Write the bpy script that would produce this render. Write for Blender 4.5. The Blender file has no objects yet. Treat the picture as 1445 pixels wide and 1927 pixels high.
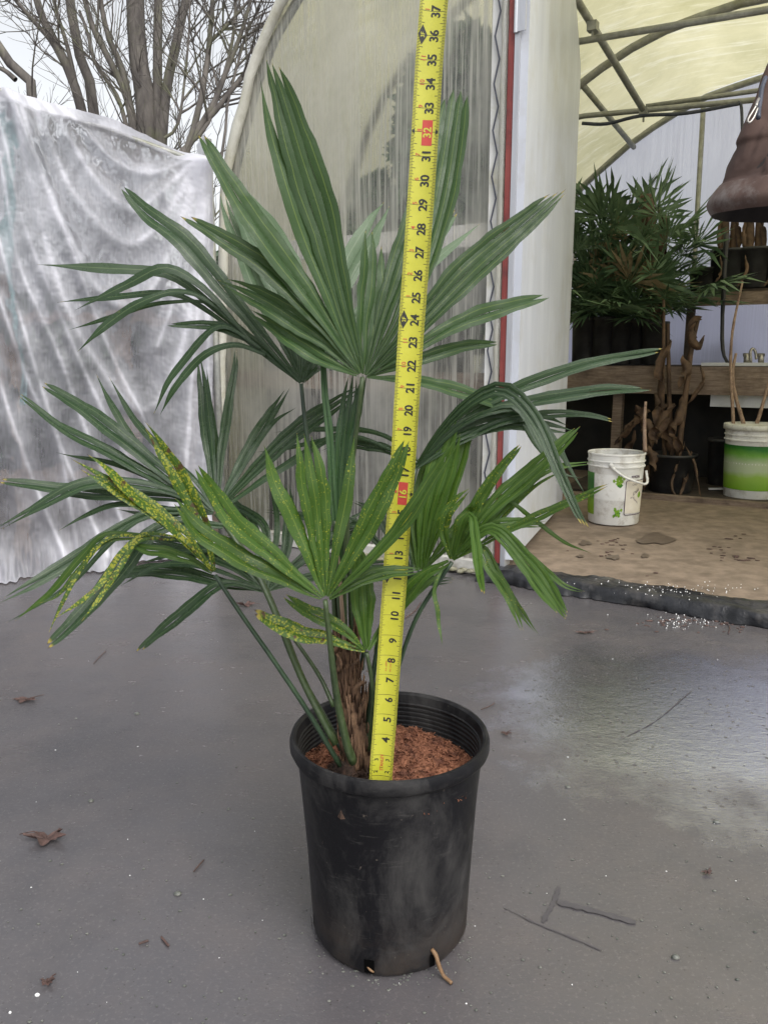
import bpy, math, random
import numpy as np
from mathutils import Vector, noise
random.seed(7); rng = np.random.default_rng(7)
R_ = math.radians
sc = bpy.context.scene
# ------------------------------------------------------------ camera
FPX, PITCH, CAMH = 1500.0, R_(11), .827
cd = bpy.data.cameras.new('camera'); cam = bpy.data.objects.new('camera', cd); sc.collection.objects.link(cam)
cam.location = (0, 0, CAMH); cam.rotation_euler = (R_(90) - PITCH, 0, 0)
cd.sensor_fit = 'VERTICAL'; cd.sensor_height = 36; cd.lens = FPX / 1927 * 36
cd.clip_start = .02; cd.clip_end = 500
sc.camera = cam
# ------------------------------------------------------------ world, sun, exposure
SUN_EL, SUN_AZ = R_(52), R_(150)
wd = bpy.data.worlds.new('World'); sc.world = wd; wd.use_nodes = True
nt = wd.node_tree; bg = nt.nodes['Background']
sky = nt.nodes.new('ShaderNodeTexSky'); sky.sky_type = 'NISHITA'; sky.sun_disc = False
sky.sun_elevation = SUN_EL; sky.sun_rotation = SUN_AZ; sky.dust_density = 4; sky.air_density = 1.2
hs = nt.nodes.new('ShaderNodeHueSaturation'); hs.inputs['Saturation'].default_value = .16; hs.inputs['Value'].default_value = 1.0
nt.links.new(sky.outputs[0], hs.inputs['Color']); nt.links.new(hs.outputs[0], bg.inputs['Color'])
bg.inputs['Strength'].default_value = .15
sl = bpy.data.lights.new('sun', 'SUN'); sl.energy = .9; sl.angle = R_(35); sl.color = (1, .97, .93)
so = bpy.data.objects.new('sun', sl); sc.collection.objects.link(so)
so.rotation_euler = (R_(90) - SUN_EL, 0, R_(180) - SUN_AZ)
sc.view_settings.view_transform = 'Standard'; sc.view_settings.look = 'None'
sc.view_settings.exposure = .75; sc.view_settings.gamma = 1
sc.cycles.max_bounces = 10; sc.cycles.transparent_max_bounces = 16; sc.cycles.transmission_bounces = 6
sc.cycles.sample_clamp_indirect = 6; sc.cycles.use_denoising = True

# ------------------------------------------------------------ geometry helpers
Fv = np.array([0, math.cos(PITCH), -math.sin(PITCH)]); Uv = np.array([0, math.sin(PITCH), math.cos(PITCH)])
Xv = np.array([1., 0, 0]); Cp = np.array([0, 0, CAMH]); ZV = np.array([0, 0, 1.])
def ray(px, py): return Xv*(px-722.5)/FPX + Fv + Uv*(963.5-py)/FPX
def P(px, py, z): return Cp + z*ray(px, py)
def G(px, py, h=0.):
    r = ray(px, py); return Cp + r*((h-CAMH)/r[2])
GO = G(945, 1085)
GA = math.atan(.6)
gu = np.array([math.cos(GA), -math.sin(GA), 0]); gw = np.array([math.sin(GA), math.cos(GA), 0])
def L(u, w, h): return GO + gu*u + gw*w + ZV*h
def W(px, py, w):                          # where the line of sight meets the greenhouse plane at depth w
    r = ray(px, py); return Cp + r*((w-(Cp-GO)@gw)/(r@gw))
def unit(v): return v/(np.linalg.norm(v)+1e-12)
def catmull(pts, n):
    p = np.array(pts, float)
    if len(p) == 2: return p[0]+(p[1]-p[0])*np.linspace(0, 1, n)[:, None]
    q = np.vstack([2*p[0]-p[1], p, 2*p[-1]-p[-2]])
    seg = np.linalg.norm(np.diff(p, axis=0), axis=1)+1e-6; s = np.concatenate([[0], np.cumsum(seg)])/seg.sum()
    out = []
    for t in np.linspace(0, 1, n):
        i = min(int(np.searchsorted(s, t, side='right'))-1, len(p)-2); k = (t-s[i])/(s[i+1]-s[i])
        a, b, c, d = q[i], q[i+1], q[i+2], q[i+3]
        out.append(.5*((2*b)+(-a+c)*k+(2*a-5*b+4*c-d)*k*k+(-a+3*b-3*c+d)*k**3))
    return np.array(out)

class MB:
    def __init__(s): s.v = []; s.f = []; s.m = []; s.uv = []; s.col = []; s.n = 0
    def add(s, V, F, mi=0, uv=None, col=None):
        V = np.asarray(V, float).reshape(-1, 3)
        s.v.append(V); s.f += [tuple(int(i)+s.n for i in f) for f in F]
        s.m += [mi]*len(F); k = len(V)
        s.uv.append(np.zeros((k, 2)) if uv is None else np.asarray(uv, float))
        c = np.zeros((k, 4)); c[:, 3] = 1
        if col is not None: c[:, :3] = col
        s.col.append(c); s.n += k; return s
    def box(s, c, size, ax=(Xv, np.array([0, 1., 0]), ZV), mi=0):
        c = np.asarray(c, float); a = [np.asarray(ax[i])*size[i]/2 for i in range(3)]
        V = [c+i*a[0]+j*a[1]+k*a[2] for i in (-1, 1) for j in (-1, 1) for k in (-1, 1)]
        return s.add(V, [(0, 1, 3, 2), (4, 6, 7, 5), (0, 4, 5, 1), (2, 3, 7, 6), (0, 2, 6, 4), (1, 5, 7, 3)], mi)
    def tube(s, path, r, n=8, mi=0, cap=True, flat=1., rough=0., col=None):
        p = np.asarray(path, float); m = len(p); r = np.broadcast_to(np.asarray(r, float), (m,))
        T = np.gradient(p, axis=0); T /= np.linalg.norm(T, axis=1)[:, None]+1e-12
        a = np.array([0, 0, 1.]) if abs(T[0][2]) < .8 else np.array([1., 0, 0])
        N = unit(np.cross(T[0], a)); V = []; uv = []
        for i in range(m):
            N = unit(N-T[i]*(N@T[i])); B = np.cross(T[i], N)
            for j in range(n):
                t = 2*math.pi*j/n; rr = r[i]*(1+(rng.random()-.5)*2*rough)
                V.append(p[i]+rr*(math.cos(t)*N+flat*math.sin(t)*B)); uv.append((j/n, i/m))
        F = [(i*n+j, i*n+(j+1) % n, (i+1)*n+(j+1) % n, (i+1)*n+j) for i in range(m-1) for j in range(n)]
        if cap: F += [tuple(range(n-1, -1, -1)), tuple(range((m-1)*n, m*n))]
        return s.add(V, F, mi, uv, col)
    def lathe(s, prof, c=(0, 0, 0), n=64, mi=0, axis_dir=None, sx=1., sy=1., close=False, wob=0.):
        V = []; uv = []; m = len(prof)
        for i, (r, z) in enumerate(prof):
            for j in range(n):
                t = 2*math.pi*j/n; rr = r*(1+wob*noise.noise(Vector((math.cos(t)*2, math.sin(t)*2, z*8))))
                V.append((c[0]+rr*math.cos(t)*sx, c[1]+rr*math.sin(t)*sy, c[2]+z)); uv.append((j/n, i/m))
        F = [(i*n+j, i*n+(j+1) % n, (i+1)*n+(j+1) % n, (i+1)*n+j) for i in range(m-1) for j in range(n)]
        return s.add(V, F, mi, uv)
    def disc(s, c, r, n=32, mi=0, flip=False):
        V = [(c[0]+r*math.cos(2*math.pi*j/n), c[1]+r*math.sin(2*math.pi*j/n), c[2]) for j in range(n)]
        return s.add(V, [tuple(range(n)) if not flip else tuple(range(n-1, -1, -1))], mi)
    def grid(s, pos, uv=None, mi=0, col=None):
        a, b = pos.shape[:2]
        F = [(i*b+j, i*b+j+1, (i+1)*b+j+1, (i+1)*b+j) for i in range(a-1) for j in range(b-1)]
        if uv is None:
            g = np.meshgrid(np.linspace(0, 1, b), np.linspace(0, 1, a)); uv = np.stack([g[0], g[1]], -1)
        return s.add(pos.reshape(-1, 3), F, mi, np.asarray(uv).reshape(-1, 2), col)
col_ = sc.collection
def link(o, parent=None):
    col_.objects.link(o)
    if parent is not None: o.parent = parent
    return o
def rootloc(o):
    while o.parent is not None: o = o.parent
    return np.array(o.location)
def thing(name, label, cat, loc=(0, 0, 0), group=None):
    o = link(bpy.data.objects.new(name, None)); o.location = [float(x) for x in loc]; o.empty_display_size = .05
    return tag(o, label, cat, group)
def tag(o, label=None, cat=None, group=None, kind=None):
    for k, v in (('label', label), ('category', cat), ('group', group), ('kind', kind)):
        if v: o[k] = v
    return o
def obj(name, mb, mats, parent=None, smooth=True, loc=None, angle=None):
    me = bpy.data.meshes.new(name)
    V = np.vstack(mb.v)
    off = rootloc(parent) if parent is not None else np.array(loc if loc is not None else (0, 0, 0), float)
    me.from_pydata((V-off).tolist(), [], mb.f)
    mats = mats if isinstance(mats, (list, tuple)) else [mats]
    for m in mats: me.materials.append(m)
    me.polygons.foreach_set('material_index', mb.m)
    li = np.zeros(len(me.loops), np.int32); me.loops.foreach_get('vertex_index', li)
    ul = me.uv_layers.new(name='UVMap'); ul.data.foreach_set('uv', np.vstack(mb.uv)[li].ravel())
    ca = me.color_attributes.new('Col', 'FLOAT_COLOR', 'POINT'); ca.data.foreach_set('color', np.vstack(mb.col).ravel())
    me.polygons.foreach_set('use_smooth', [bool(smooth)]*len(mb.f))
    me.update()
    if angle and smooth:
        try: me.set_sharp_from_angle(angle=R_(angle))
        except Exception: pass
    o = bpy.data.objects.new(name, me)
    if parent is None: o.location = off.tolist()
    return link(o, parent)
def copy_tree(o, parent=None):
    c = o.copy(); col_.objects.link(c)
    if parent is not None: c.parent = parent
    for ch in list(o.children): copy_tree(ch, c)
    return c

# ------------------------------------------------------------ material helpers
class NT:
    def __init__(s, name):
        s.m = bpy.data.materials.new(name); s.m.use_nodes = True; s.t = s.m.node_tree; s.t.nodes.clear()
        s.out = s.t.nodes.new('ShaderNodeOutputMaterial')
    def n(s, typ, **kw):
        nd = s.t.nodes.new('ShaderNode'+typ)
        for k, v in kw.items():
            if k.startswith('i_'):
                key = k[2:].replace('_', ' '); key = int(key) if key.isdigit() else key
                if hasattr(v, 'is_output'): s.t.links.new(v, nd.inputs[key])
                else: nd.inputs[key].default_value = v
            else: setattr(nd, k, v)
        return nd
    def l(s, a, b): s.t.links.new(a, b)
    def noise(s, scale, vec=None, detail=4, rough=.55, dist=0.):
        nd = s.n('TexNoise', i_Scale=scale, i_Detail=detail, i_Roughness=rough, i_Distortion=dist)
        if vec is not None: s.l(vec, nd.inputs['Vector'])
        return nd.outputs[0]
    def ramp(s, fac, *stops, interp='LINEAR'):
        nd = s.n('ValToRGB', i_Fac=fac); e = nd.color_ramp.elements; nd.color_ramp.interpolation = interp
        while len(e) < len(stops): e.new(.5)
        for el, (p, c) in zip(e, stops):
            el.position = p; el.color = (c, c, c, 1) if not hasattr(c, '__len__') else (*c, 1)
        return nd.outputs[0]
    def mixc(s, fac, a, b, blend='MIX'):
        nd = s.n('Mix', data_type='RGBA', blend_type=blend)
        for key, v in ((0, fac), (6, a), (7, b)):
            if hasattr(v, 'is_output'): s.l(v, nd.inputs[key])
            else: nd.inputs[key].default_value = v if key == 0 else (*v, 1)
        return nd.outputs[2]
    def math(s, op, a, b=0., clamp=False):
        nd = s.n('Math', operation=op, use_clamp=clamp)
        for i, v in enumerate((a, b)):
            if hasattr(v, 'is_output'): s.l(v, nd.inputs[i])
            else: nd.inputs[i].default_value = v
        return nd.outputs[0]
    def mapping(s, vec, scale=(1, 1, 1), rot=(0, 0, 0), loc=(0, 0, 0)):
        return s.n('Mapping', i_Vector=vec, i_Scale=scale, i_Rotation=rot, i_Location=loc).outputs[0]
    def coord(s, k='Object'): return s.n('TexCoord').outputs[k]
    def bump(s, h, strength=.3, dist=.01):
        return s.n('Bump', i_Height=h, i_Strength=strength, i_Distance=dist).outputs[0]
    def pbr(s, color, rough=.6, bump=None, spec=.5, metal=0., **kw):
        p = s.n('BsdfPrincipled')
        for k, v in (('Base Color', color), ('Roughness', rough), ('Metallic', metal), ('Specular IOR Level', spec), *kw.items()):
            k = k.replace('_', ' ')
            if hasattr(v, 'is_output'): s.l(v, p.inputs[k])
            else: p.inputs[k].default_value = (*v, 1) if hasattr(v, '__len__') and len(v) == 3 else v
        if bump is not None: s.l(bump, p.inputs['Normal'])
        return p.outputs[0]
    def done(s, sh): s.l(sh, s.out.inputs['Surface']); return s.m
    def mixs(s, fac, a, b):
        nd = s.n('MixShader'); 
        if hasattr(fac, 'is_output'): s.l(fac, nd.inputs[0])
        else: nd.inputs[0].default_value = fac
        s.l(a, nd.inputs[1]); s.l(b, nd.inputs[2]); return nd.outputs[0]

def mat_simple(name, c1, c2, scale=20, rough=.6, bstr=.2, stretch=(1, 1, 1), spec=.4, metal=0., dirt=None, dscale=6, bdist=.004, rlo=None):
    t = NT(name); v = t.mapping(t.coord(), stretch)
    n1 = t.noise(scale, v, 6, .6)
    c = t.mixc(t.ramp(n1, (.35, 0.), (.65, 1.)), c1, c2)
    if dirt is not None:
        c = t.mixc(t.ramp(t.noise(dscale, t.coord(), 8, .7), (.5, 0.), (.68, .8)), c, dirt)
    r = rough if rlo is None else t.ramp(t.noise(dscale*1.7, v, 4), (.3, rlo), (.7, rough))
    return t.done(t.pbr(c, r, t.bump(n1, bstr, bdist), spec, metal))

def mat_leaf(name, dark, light, vein, gloss=.3, trans=.22, pale=0.):
    t = NT(name)
    uv = t.n('UVMap').outputs[0]; sep = t.n('SeparateXYZ', i_Vector=uv); u, v = sep.outputs[0], sep.outputs[1]
    at = t.n('Attribute', attribute_name='Col').outputs['Color']; s3 = t.n('SeparateColor', i_Color=at)
    spot, tip, rnd = s3.outputs[0], s3.outputs[1], s3.outputs[2]
    ob = t.coord()
    stri = t.noise(1, t.mapping(uv, (26, 1.2, 1)), 3, .6)
    big = t.noise(9, ob, 4)
    c = t.mixc(t.ramp(t.math('ADD', t.math('MULTIPLY', stri, .45), t.math('MULTIPLY', big, .55)), (.36, 0.), (.64, 1.)), dark, light)
    c = t.mixc(t.math('MULTIPLY', rnd, .7), c, tuple(x*1.25 for x in light))
    dmg = t.ramp(t.noise(38, ob, 6, .75), (.66, 0.), (.74, .7)); c = t.mixc(dmg, c, (.11, .12, .045))
    # pale rib along each fold
    d = t.math('ABSOLUTE', t.math('SUBTRACT', u, .5)); rib = t.math('LESS_THAN', d, .034)
    c = t.mixc(t.math('MULTIPLY', rib, .55), c, vein)
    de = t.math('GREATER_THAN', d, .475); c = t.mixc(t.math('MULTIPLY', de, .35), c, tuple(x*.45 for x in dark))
    # yellow spots
    wob_ = t.n('VectorMath', operation='ADD'); nz_ = t.n('TexNoise', i_Scale=170., i_Detail=2., i_Vector=ob); sc_ = t.n('VectorMath', operation='SCALE', i_Scale=.007); t.l(nz_.outputs['Color'], sc_.inputs[0]); t.l(ob, wob_.inputs[0]); t.l(sc_.outputs[0], wob_.inputs[1])
    vo = t.n('TexVoronoi', i_Scale=300., i_Vector=wob_.outputs[0]).outputs['Distance']
    msk = t.noise(45, ob, 5, .7)
    m1 = t.math('SUBTRACT', t.math('ADD', t.math('MULTIPLY', spot, .62), t.math('MULTIPLY', msk, .55)), t.math('MULTIPLY', vo, .95))
    m1 = t.ramp(t.math('ADD', m1, t.math('MULTIPLY', t.math('SUBTRACT', stri, .5), .15)), (.27, 0.), (.40, .85)); m1 = t.math('MULTIPLY', m1, t.math('GREATER_THAN', spot, .02))
    c = t.mixc(m1, c, (.30, .30, .025))
    mb_ = t.ramp(t.math('SUBTRACT', t.math('ADD', t.math('MULTIPLY', spot, .35), t.noise(75, ob, 3)), .0), (.86, 0.), (.92, 1.))
    c = t.mixc(t.math('MULTIPLY', mb_, t.math('GREATER_THAN', spot, .3)), c, (.06, .025, .012))
    # yellow-brown tip
    tp = t.math('ADD', tip, t.math('MULTIPLY', t.math('SUBTRACT', t.noise(60, ob, 3), .5), .5))
    tp = t.math('MULTIPLY', tp, t.math('GREATER_THAN', tip, .01))
    c = t.mixc(t.ramp(tp, (.45, 0.), (.7, 1.)), c, (.28, .22, .04))
    c = t.mixc(t.ramp(tp, (.78, 0.), (.9, 1.)), c, (.045, .022, .015))
    bumpv = t.bump(t.math('ADD', stri, t.math('MULTIPLY', t.noise(160, ob, 2), .6)), .35, .0012)
    r = t.ramp(t.noise(30, ob, 6, .7), (.38, gloss*.45), (.62, gloss*1.6))
    p = t.pbr(c, r, bumpv, .36)
    tr = t.n('BsdfTranslucent', i_Color=t.mixc(.35, c, (.18, .3, .03))).outputs[0]
    return t.done(t.mixs(trans, p, tr))

def mat_film(name, colr, transp=.3, gl=.12, streak=None, dirt=None, rough=.18, diff=.35, dens=False, roofs=False, blur=None):
    t = NT(name); ob = t.coord()
    c = colr
    if dirt is not None:
        c = t.mixc(t.ramp(t.noise(1.4, ob, 7, .68, .4), (.42, 0.), (.66, .85)), colr, dirt)
    if not hasattr(c, 'is_output'): c = t.mixc(0., colr, colr)
    if roofs: c = t.mixc(t.ramp(t.noise(1, t.mapping(ob, (2.5, 22, 9), (.5, .3, .5)), 6, .7), (.52, 0.), (.70, .7)), c, (.86, .84, .70))
    if dens: at = t.n('SeparateColor', i_Color=t.n('Attribute', attribute_name='Col').outputs['Color']).outputs[0]; c = t.mixc(at, c, (.80, .80, .86))
    tr = t.n('BsdfTranslucent', i_Color=c).outputs[0]; di = t.n('BsdfDiffuse', i_Color=c).outputs[0]
    bh = t.noise(14, ob, 4)
    a = t.mixs(diff, tr, di)
    f = transp
    if streak is not None:
        # condensation: fine vertical runs, patchy
        s = t.noise(1, t.mapping(ob, (75, 75, 1.6)), 6, .66)
        big = t.noise(1.7, t.mapping(ob, (1.3, 1.3, .7)), 5, .62)
        s2 = t.math('MULTIPLY', t.ramp(s, (.40, 0.), (.54, 1.)), t.ramp(big, (.36, .15), (.55, 1.)))
        f = t.math('ADD', transp, t.math('MULTIPLY', s2, streak), True)
        bh = t.math('ADD', s, t.math('MULTIPLY', t.noise(220, ob, 2), .7))
    tp = t.n('BsdfTransparent').outputs[0] if blur is None else t.n('BsdfRefraction', i_Color=(.93, .93, .93, 1), i_Roughness=blur, i_IOR=1.2).outputs[0]
    # film seen edge-on or folded reads denser
    lw = t.n('LayerWeight', i_Blend=.35).outputs['Facing']
    f = t.math('MULTIPLY', f, t.math('SUBTRACT', 1.0, t.math('MULTIPLY', lw, .8)), True)
    if dens:      # gathered, many-layered film in the creases is denser
        f = t.math('MULTIPLY', f, t.math('SUBTRACT', 1., at), True)
    b = t.mixs(f, a, tp)
    bp = t.bump(bh, .25, .004)
    g = t.n('BsdfGlossy', i_Roughness=rough, i_Color=(1, 1, 1, 1)); t.l(bp, g.inputs['Normal'])
    lf = t.n('LayerWeight', i_Blend=.5).outputs['Facing']
    fr = t.math('MULTIPLY', t.math('POWER', lf, 4.), .45)
    return t.done(t.mixs(t.math('ADD', fr, gl*.4, True), b, g.outputs[0]))

M = {}
# wet slab
def m_ground():
    t = NT('wet_concrete'); ob = t.coord()
    big = t.noise(1.1, ob, 8, .62, .3); mid = t.noise(5.5, ob, 8, .66); fine = t.noise(160, ob, 4, .7); strk = t.noise(1, t.mapping(ob, (9, 26, 1), (0, 0, .35)), 6, .65)
    c = t.mixc(t.ramp(big, (.36, 0.), (.64, 1.)), (.072, .069, .075), (.094, .087, .091))
    c = t.mixc(t.ramp(mid, (.42, 0.), (.64, .45)), c, (.106, .092, .090))
    c = t.mixc(t.ramp(t.noise(2.3, ob, 9, .7), (.50, 0.), (.64, .5)), c, (.052, .051, .056))
    c = t.mixc(t.ramp(fine, (.55, 0.), (.72, .35)), c, (.22, .205, .20))
    c = t.mixc(t.ramp(t.n('TexVoronoi', i_Scale=70., i_Vector=ob).outputs['Distance'], (.05, .75), (.13, 0.)), c, (.045, .04, .038))
    # standing water to the right of the pot
    sep = t.n('SeparateXYZ', i_Vector=ob); wp = G(1300, 1350)
    dx = t.math('MULTIPLY', t.math('SUBTRACT', sep.outputs[0], float(wp[0])+.06), 1.5); dy = t.math('MULTIPLY', t.math('SUBTRACT', sep.outputs[1], float(wp[1])), 1.75)
    rr = t.math('SQRT', t.math('ADD', t.math('MULTIPLY', dx, dx), t.math('MULTIPLY', dy, dy)))
    pud = t.math('SUBTRACT', t.math('ADD', 1.16, t.math('MULTIPLY', t.math('SUBTRACT', t.noise(6, ob, 6, .6), .5), 1.3)), t.math('MULTIPLY', rr, 1.35))
    pud = t.ramp(pud, (-.0, 0.), (.60, 1.))
    rough = t.math('SUBTRACT', t.ramp(t.math('ADD', t.math('MULTIPLY', mid, .5), t.math('MULTIPLY', strk, .5)), (.35, .15), (.65, .30)), t.math('MULTIPLY', pud, .1))
    c = t.mixc(t.math('MULTIPLY', pud, .35), c, (.075, .07, .066))
    rip = t.noise(1, t.mapping(ob, (34, 60, 1), (0, 0, .35)), 5, .65)
    h = t.math('ADD', t.math('MULTIPLY', t.noise(95, t.mapping(ob, (1, 1.7, 1), (0, 0, .3)), 3, .6), .55), t.math('MULTIPLY', t.noise(28, ob, 3), .6))
    h = t.math('ADD', h, t.math('MULTIPLY', t.noise(330, ob, 3, .7), .42))
    h = t.math('ADD', h, t.math('MULTIPLY', rip, t.math('MULTIPLY', pud, .9)))
    bp = t.bump(h, .24, .004)
    g = t.n('BsdfGlossy', i_Roughness=.075, i_Color=(.80, .83, 1, 1)); t.l(t.bump(h, .22, .004), g.inputs['Normal'])
    base_ = t.pbr(c, rough, bp, .85)
    hol = t.ramp(t.n('TexVoronoi', i_Scale=38., i_Vector=ob).outputs['Distance'], (.10, 0.), (.22, 1.))
    return t.done(t.mixs(t.math('MULTIPLY', t.math('MULTIPLY', pud, hol), .9), base_, g.outputs[0]))
M['ground'] = m_ground()
M['dirt'] = mat_simple('dirt_floor', (.15, .115, .085), (.24, .185, .14), 14, .75, .5, dirt=(.10, .075, .055), dscale=5)
M['dirt_dark'] = mat_simple('dark_soil', (.025, .02, .016), (.06, .045, .034), 20, .85, .6)
M['pot'] = None
def m_pot():
    t = NT('black_pot_plastic'); ob = t.coord()
    dust = t.noise(9, t.mapping(ob, (1, 1, .6)), 9, .72, .5); scr = t.noise(1, t.mapping(ob, (30, 30, 180), (.4, .3, 0)), 6, .7)
    c = t.mixc(t.ramp(dust, (.46, 0.), (.66, .8)), (.0060, .0060, .0074), (.050, .048, .047))
    c = t.mixc(t.ramp(scr, (.58, 0.), (.70, .5)), c, (.06, .058, .055))
    c = t.mixc(t.ramp(t.noise(85, ob, 3, .8), (.68, 0.), (.74, .7)), c, (.10, .085, .07))
    sep = t.n('SeparateXYZ', i_Vector=ob)
    lowd = t.math('MULTIPLY', t.ramp(sep.outputs[2], (.0, 1.), (.1, 0.)), t.ramp(t.noise(16, ob, 7, .7), (.4, 0.), (.65, .8)))
    c = t.mixc(lowd, c, (.045, .033, .026))
    r = t.ramp(dust, (.35, .36), (.7, .7))
    return t.done(t.pbr(c, r, t.bump(t.math('ADD', dust, t.math('MULTIPLY', t.noise(60, ob, 3), .3)), .22, .004), .22))
M['pot'] = m_pot()
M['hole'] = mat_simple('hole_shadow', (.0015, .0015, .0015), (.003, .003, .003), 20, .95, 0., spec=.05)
M['rootm'] = mat_simple('pale_root', (.13, .075, .038), (.25, .15, .075), 90, .6, .3, dirt=(.04, .02, .012), dscale=90)
M['bark_bits'] = mat_simple('bark_chips', (.10, .034, .018), (.27, .115, .062), 60, .85, .5, dirt=(.045, .018, .012), dscale=45)
M['soil_dark'] = mat_simple('root_ball_soil', (.022, .014, .010), (.065, .036, .024), 90, .9, .7)
M['trunk_fibre'] = mat_simple('trunk_fibre', (.055, .028, .016), (.22, .13, .075), 60, .85, .8, (3, 3, .6), dirt=(.03, .015, .009), dscale=30)
M['petiole'] = mat_simple('petiole_green', (.022, .038, .014), (.048, .075, .027), 70, .4, .25, (1, 1, .25), dirt=(.07, .09, .045), dscale=160)
M['petiole_dark'] = mat_simple('petiole_dark', (.014, .028, .016), (.035, .062, .032), 60, .35, .25, (1, 1, .25))
M['dry'] = mat_simple('dry_stalk', (.20, .13, .09), (.36, .26, .19), 50, .8, .5, (3, 3, .5), dirt=(.07, .035, .03), dscale=25)
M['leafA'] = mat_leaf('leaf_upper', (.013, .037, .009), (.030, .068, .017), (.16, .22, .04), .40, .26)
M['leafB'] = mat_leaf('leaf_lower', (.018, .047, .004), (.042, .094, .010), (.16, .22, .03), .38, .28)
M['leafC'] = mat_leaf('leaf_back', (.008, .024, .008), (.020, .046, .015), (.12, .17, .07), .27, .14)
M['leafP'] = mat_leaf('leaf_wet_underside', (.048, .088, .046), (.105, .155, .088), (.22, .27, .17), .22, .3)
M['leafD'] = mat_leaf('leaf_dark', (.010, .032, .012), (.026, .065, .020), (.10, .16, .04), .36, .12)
M['tape_y'] = mat_simple('tape_yellow', (.42, .41, .035), (.48, .465, .05), 30, .26, .03, spec=.5)
M['ink'] = mat_simple('ink_black', (.018, .018, .016), (.028, .028, .022), 30, .45, 0.)
M['ink_red'] = mat_simple('ink_red', (.42, .045, .035), (.47, .06, .045), 30, .45, 0.)
M['film_white'] = mat_film('plastic_sheet', (.45, .45, .50), .72, .03, dirt=(.26, .27, .285), rough=.45, diff=.55, dens=True, blur=.20)
M['film_back'] = mat_film('back_sheet_film', (.30, .31, .34), .30, .0, rough=.4, diff=.4)
M['film_roof'] = mat_film('roof_film', (.72, .68, .43), .06, .03, dirt=(.50, .475, .25), rough=.35, diff=.30, roofs=True)
M['film_end'] = mat_film('end_wall_film', (.76, .745, .67), .14, .14, streak=.80, dirt=(.48, .48, .40), rough=.15, diff=.35, blur=.22)
M['film_far'] = mat_film('far_wall_film', (.80, .81, .93), .12, .03, streak=.12, rough=.3, diff=.25)
M['white_board'] = mat_simple('white_painted_board', (.50, .49, .47), (.62, .61, .60), 12, .5, .2, dirt=(.33, .33, .27), dscale=3)
M['door_white'] = mat_simple('door_panel_white', (.43, .45, .50), (.51, .53, .58), 9, .42, .08, (1, 1, .15), dirt=(.38, .38, .37), dscale=2.4)
M['red'] = mat_simple('red_paint', (.17, .028, .026), (.25, .058, .050), 20, .55, .3, (1, 1, .2), dirt=(.10, .03, .03), dscale=14)
M['alu'] = mat_simple('aluminium', (.42, .43, .46), (.55, .56, .59), 30, .4, .1, (1, 1, .1), metal=.6)
M['galv'] = mat_simple('galvanised_pipe', (.24, .245, .23), (.36, .36, .33), 25, .5, .2, metal=.35, dirt=(.20, .20, .13), dscale=6)
M['wire'] = mat_simple('dark_wire', (.03, .035, .05), (.06, .065, .09), 30, .4, .1)
M['blackfilm'] = mat_simple('black_plastic_film', (.007, .0075, .009), (.02, .021, .025), 14, .30, .5, dirt=(.07, .065, .062), dscale=8, bdist=.02)
M['wood'] = mat_simple('weathered_timber', (.14, .10, .075), (.26, .20, .155), 10, .8, .5, (1, 1, 9), dirt=(.07, .05, .04), dscale=4)
M['wood_dark'] = mat_simple('dark_timber', (.035, .026, .02), (.075, .055, .042), 12, .85, .4)
M['shade_black'] = mat_simple('shade_sheet_black', (.007, .007, .008), (.018, .017, .016), 8, .6, .5)  # near-black, for the sheets added as shade under bench and behind film
M['bark'] = mat_simple('tree_bark', (.070, .062, .058), (.15, .135, .12), 5, .9, .7, (2, 2, .5), dirt=(.13, .14, .07), dscale=2)
M['bush'] = mat_simple('evergreen_leaves', (.012, .030, .012), (.035, .075, .028), 6, .5, .1)
M['bgpalm'] = mat_simple('palm_foliage', (.040, .085, .040), (.13, .20, .10), 8, .5, .1)
M['drypalm'] = mat_simple('dry_palm_foliage', (.16, .12, .06), (.30, .24, .14), 9, .8, .1)
M['deadleaf'] = mat_simple('dead_banana_leaf', (.045, .027, .017), (.13, .078, .045), 12, .75, .5, dirt=(.02, .011, .008), dscale=8)
M['black_plastic'] = mat_simple('black_plastic', (.012, .012, .014), (.03, .03, .032), 12, .45, .2, dirt=(.06, .055, .05), dscale=7)
M['bucket'] = mat_simple('bucket_white', (.66, .66, .64), (.74, .74, .72), 10, .4, .06, dirt=(.38, .35, .30), dscale=14)
M['lid'] = mat_simple('bucket_lid', (.55, .55, .50), (.66, .66, .60), 20, .5, .1, dirt=(.25, .23, .17), dscale=20)
M['lab_dk'] = mat_simple('label_dark_green', (.012, .09, .012), (.05, .24, .02), 28, .45, 0.)
M['lab_lt'] = mat_simple('label_lime', (.13, .28, .015), (.24, .42, .03), 14, .45, 0.)
M['lab_fade'] = mat_simple('label_pale_green', (.42, .50, .33), (.22, .42, .06), 5, .45, 0.)
M['purple'] = mat_simple('label_purple', (.05, .02, .05), (.07, .03, .07), 20, .5, 0.)
M['cream'] = mat_simple('label_cream', (.62, .57, .48), (.68, .64, .56), 20, .5, 0.)
M['ceramic'] = mat_simple('sink_enamel', (.55, .56, .57), (.64, .65, .66), 6, .3, .03, dirt=(.4, .4, .38), dscale=5)
M['chrome'] = mat_simple('old_chrome', (.22, .21, .19), (.40, .38, .35), 30, .4, .2, metal=.9)
M['jacket'] = mat_simple('brown_canvas', (.055, .033, .027), (.090, .054, .043), 9, .85, .6, dirt=(.045, .028, .024), dscale=7, bdist=.006)
M['jacket_rib'] = mat_simple('brown_hem', (.065, .038, .030), (.115, .072, .058), 12, .7, .6, (1, 1, .3), dirt=(.19, .17, .16), dscale=16)
M['lining'] = mat_simple('jacket_lining', (.016, .013, .012), (.03, .024, .022), 14, .9, .2)
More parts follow.
